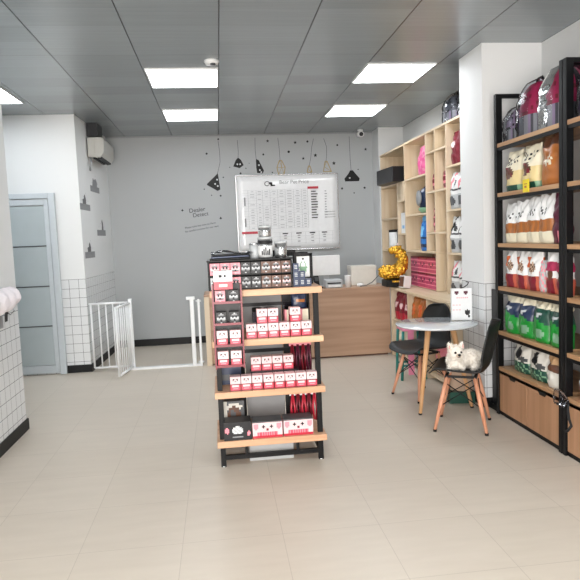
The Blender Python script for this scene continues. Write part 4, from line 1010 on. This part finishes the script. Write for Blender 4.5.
def make_chair(lb, loc, rotz, legk):
    t = thing('shell_chair', lb, 'chair', loc, rotz, 'black shell chairs')
    P = [(-.225,.415),(-.20,.438),(-.12,.437),(0,.428),(.10,.425),(.165,.44),(.205,.49),(.225,.56),(.245,.65),(.265,.74),(.28,.80),(.285,.825)]
    Wd = [.17,.205,.225,.232,.232,.228,.222,.215,.205,.185,.14,.07]
    m = MB(); n = 12
    import bisect
    def samp(T, t_):
        f = t_*(len(T)-1); i = min(int(f), len(T)-2); f -= i
        a, b = T[i], T[i+1]; return (a[0]+(b[0]-a[0])*f, a[1]+(b[1]-a[1])*f) if isinstance(a, tuple) else a+(b-a)*f
    def fn(u, v):
        s = u*2-1; y, z = samp(P, v); w = samp(Wd, v)
        seat = max(0, 1-max(0, v-.35)/.3)
        bk = 1-seat
        return (s*w, y-bk*.07*s*s, z+.045*s*s*(seat*.9+.1)*(0.4 if v < .12 else 1))
    m.paintgrid(fn, 14, 33, lambda u, v: 'shell', True)
    o = part('seat_shell', m, t, world=False)
    sd = o.modifiers.new('sub', 'SUBSURF'); sd.levels = 1; sd.render_levels = 1
    sm = o.modifiers.new('thick', 'SOLIDIFY'); sm.thickness = .009
    for x, y in ((-1,-1),(1,-1),(1,1),(-1,1)):
        top = Vector((x*.11, y*.10, .405)); bot = Vector((x*.19, y*.185, .012))
        lg = part('leg', MB().tube([top, top.lerp(bot, .5), bot], [.0155, .017, .011], legk, 14), t, world=False)
        part('foot_cap', MB().lathe([(.013, 0), (.014, .016), (.012, .018)], 'black', (bot.x, bot.y, 0), 12), lg, world=False)
    def lp(x, y, f): return Vector((x*.11, y*.10, .405)).lerp(Vector((x*.19, y*.185, .012)), f)
    for a, b in (((-1,-1),(1,-1)), ((-1,1),(1,1)), ((-1,-1),(-1,1)), ((1,-1),(1,1))):
        m = MB(); m.tube([lp(*a, .12), lp(*b, .55)], .0042, 'black', 6); m.tube([lp(*a, .55), lp(*b, .12)], .0042, 'black', 6)
        part('wire_brace', m, t, world=False)
    part('seat_bracket', MB().box(-.125, .125, -.115, -.095, .40, .415, 'black').box(-.125, .125, .095, .115, .40, .415, 'black').box(-.125, -.105, -.095, .095, .40, .415, 'black').box(.105, .125, -.095, .095, .40, .415, 'black'), t, world=False)
    return t
pal('shell', '#121415', .5, bump=.08, scale=120)
make_chair('black shell chair with wooden legs with a white puppy on it', (1.795, 4.30, 0), R(-118), 'legrose')
make_chair('empty black shell chair on the far side of the round table', (1.783, 5.20, 0), R(-70), 'legrose')

# stool behind
t = thing('stool', 'pink-topped stool with teal legs behind the far black chair', 'stool', (1.90, 5.86, 0))
part('seat', MB().box(1.79, 2.02, 5.76, 5.98, .50, .56, 'pink'), t, bev=.02)
part('cloth', MB().box(1.84, 1.90, 5.748, 5.756, .06, .52, 'pink'), t)
for x in (1.80, 2.01):
    for y in (5.78, 5.96): part('leg', MB().tube([(x, y, .50), (x+(-.02 if x < 1.9 else .02), y, 0)], .014, 'teal'), t)
part('rung', MB().tube([(1.79,5.78,.15),(2.02,5.78,.15)], .01, 'teal').tube([(1.79,5.96,.15),(2.02,5.96,.15)], .01, 'teal'), t)

# printed bag and items on the table / floor
def p_tbl(u, v):
    if near(u, v, .78, .24, .14, .09) or near(u, v, .85, .12, .06, .05): return 'soot'
    if near(u, v, .25, .88, .1, .06) or near(u, v, .7, .88, .1, .06): return 'maroon'
    if .70 < v < .74 and .2 < u < .8: return 'rose' if int(u*20) % 2 else 'white'
    if (.2 < v < .62) and u < .5 and int(v*26) % 4 == 0 and int(u*20) % 3: return 'blush'
    return 'powder'
solo('paper_sign', pbox_mb(.17, .27, .05, p_tbl, 20, 26, side=lambda u, v: 'white'), 'white printed carton with a black cat mark standing on the round table', 'carton', (2.05, 4.91, TZt+.001), R(-12))
solo('wire_clip', MB().tube([(-.05,0,0),(-.02,-.01,.01),(.01,-.012,.03),(.02,-.01,.05),(.0,0,.055)], .004, 'black', 6), 'thin black curled wire at the top of the white carton', 'wire', (2.09, 4.90, TZt+.273))
solo('paper_bag', bag_mb(.20, .28, .10, lambda u, v: 'beige', seed=9), 'beige paper bag on the floor by the foot of the white column', 'bag', (2.05, 4.93, .10), R(-30))
solo('green_box', MB().box(-.11, .11, -.07, .07, 0, .10, 'darkgreen'), 'dark green box on the floor under the beige paper bag', 'box', (2.04, 4.93, 0), R(-8), bev=.004)

# ------------------------------------------------------------------ puppy
pup = thing('puppy', 'small fluffy white puppy with pinkish ears lying on the black chair', 'dog', (1.765, 4.285, .452))
PX = Vector((1.80, 4.30, .445))
m = MB()
def b(x, y, z, r, rot=None): m.ball((x, y, z), r, 'furwhite', 16, rot)
# body lies to the right, chest and head to the left facing the viewer
b(.02, .02, .062, (.085,.065,.060)); b(.09, .03, .060, (.080,.07,.062)); b(.135, .03, .055, (.055,.065,.055))
b(-.035, -.01, .065, (.055,.055,.062)); b(-.045, -.045, .045, (.04,.04,.045))
b(-.035, -.035, .125, (.052,.050,.047)); b(-.040, -.078, .112, (.024,.024,.019)); b(-.062,-.06,.107,(.024,.02,.02)); b(-.012,-.055,.107,(.024,.02,.02))
m.tube([(-.065,-.03,.05),(-.09,-.065,.022),(-.10,-.09,.016)], [.024,.017,.014], 'furwhite', 10); m.tube([(-.02,-.04,.05),(-.01,-.085,.02),(-.012,-.10,.016)], [.024,.017,.014], 'furwhite', 10)
m.tube([(.12,.0,.05),(.10,-.06,.022),(.06,-.075,.014)], [.035,.024,.016], 'furwhite', 10)
m.tube([(.15,.03,.08),(.155,-.01,.085),(.14,-.04,.07)], [.02,.018,.008], 'furwhite', 10)
for s in (-1, 1):
    m.tube([(-.036+s*.03,-.03,.150),(-.036+s*.045,-.03,.178),(-.036+s*.052,-.032,.198)], [.020,.014,.004], 'furwhite', 10)
body = evaluated(m, 'body', .005, disp=.004, dscale=60, smooth=3); body.materials.clear(); body.materials.append(K['furwhite'])
bo = link('body', body, pup)
for s in (-1, 1):
    e = MB(); e.ball((-.038+s*.020, -.083, .130), (.0085,.006,.0085), 'black', 10); part('eye', e, pup, world=False)
    e = MB(); c = Vector((-.036+s*.043, -.043, .166))
    vs = [e.bm.verts.new(c+Vector(q)) for q in ((-.010, -.004, -.014), (.012, -.004, -.014), (s*.008, .003, .022))]; e.bm.faces.new(vs).material_index = e.mi('skin'); q = part('inner_ear', e, pup, world=False)
    sm = q.modifiers.new('t', 'SOLIDIFY'); sm.thickness = .003
e = MB(); e.ball((-.040, -.092, .111), (.019,.012,.014), 'muzzle', 12); part('muzzle', e, pup, world=False)
e = MB(); e.ball((-.040, -.106, .117), (.011,.008,.009), 'black', 10); part('nose', e, pup, world=False)
e = MB(); e.tube([(-.050,-.098,.104),(-.045,-.101,.1015),(-.040,-.1015,.104),(-.035,-.101,.1015),(-.030,-.098,.104)], .0022, 'text', 6); part('mouth', e, pup, world=False)
# fur tufts
fur = MB(); fi = fur.mi('furwhite'); rf = random.Random(2)
body.calc_loop_triangles()
tris = list(body.loop_triangles)
for i in range(5200):
    tr = tris[rf.randrange(len(tris))]
    a, b_, c = [body.vertices[j].co for j in tr.vertices]
    r1, r2 = rf.random(), rf.random()
    if r1+r2 > 1: r1, r2 = 1-r1, 1-r2
    p = a+(b_-a)*r1+(c-a)*r2; n = tr.normal
    face = p.z > .09 and p.y < -.06 and -.08 < p.x < .0
    l = rf.uniform(.004, .007) if face else rf.uniform(.009, .018)
    dirv = (n*1.0+Vector((rf.uniform(-.5,.5), rf.uniform(-.5,.5), rf.uniform(-.7,.2)))).normalized()
    sd = dirv.cross(Vector((rf.uniform(-1,1), rf.uniform(-1,1), rf.uniform(-1,1)))).normalized()*.0016
    v = [fur.bm.verts.new(p-sd-n*.001), fur.bm.verts.new(p+sd-n*.001), fur.bm.verts.new(p+dirv*l)]
    fur.bm.faces.new(v).material_index = fi
me = bpy.data.meshes.new('fur'); fur.bm.to_mesh(me); fur.bm.free(); me.materials.append(K['furwhite'])
fo = link('fur', me, pup); fo['kind'] = 'stuff'
pup.scale = (1.08, 1.08, 1.08)

# ------------------------------------------------------------------ light
def area(name, loc, rot, sx, sy, power, col):
    l = bpy.data.lights.new(name, 'AREA'); l.shape = 'RECTANGLE'; l.size = sx; l.size_y = sy; l.energy = power; l.color = col
    o = bpy.data.objects.new(name, l); COL.objects.link(o); o.location = loc; o.rotation_euler = rot; return o
area('daylight_through_shopfront', (-.52, YF-.05, 1.3), (R(90), 0, 0), 2.1, 2.5, 190, (1.0, .93, .88))
w = bpy.data.worlds.new('world'); C.world = w; w.use_nodes = True
w.node_tree.nodes['Background'].inputs[0].default_value = (.75, .85, 1, 1); w.node_tree.nodes['Background'].inputs[1].default_value = .8

# ------------------------------------------------------------------ camera
f, pitch, yaw, roll, h = 598.11, 0.08952, 0.11594, -0.03988, 1.5
cy, sy = math.cos(yaw), math.sin(yaw); fw = Vector((sy, cy, 0)); rt = Vector((cy, -sy, 0)); up = Vector((0,0,1))
fw2 = fw*math.cos(pitch)-up*math.sin(pitch); up2 = up*math.cos(pitch)+fw*math.sin(pitch)
rt3 = rt*math.cos(roll)+up2*math.sin(roll); up3 = up2*math.cos(roll)-rt*math.sin(roll)
cd = bpy.data.cameras.new('camera'); co = bpy.data.objects.new('camera', cd); COL.objects.link(co)
M = Matrix((rt3, up3, -fw2)).transposed().to_4x4(); M.translation = (0, 0, h); co.matrix_world = M
cd.sensor_width = 36; cd.lens = f/580*36; cd.clip_start = .05
C.camera = co
C.view_settings.view_transform = 'Standard'; C.view_settings.look = 'None'; C.view_settings.gamma = 1; C.view_settings.exposure = .78
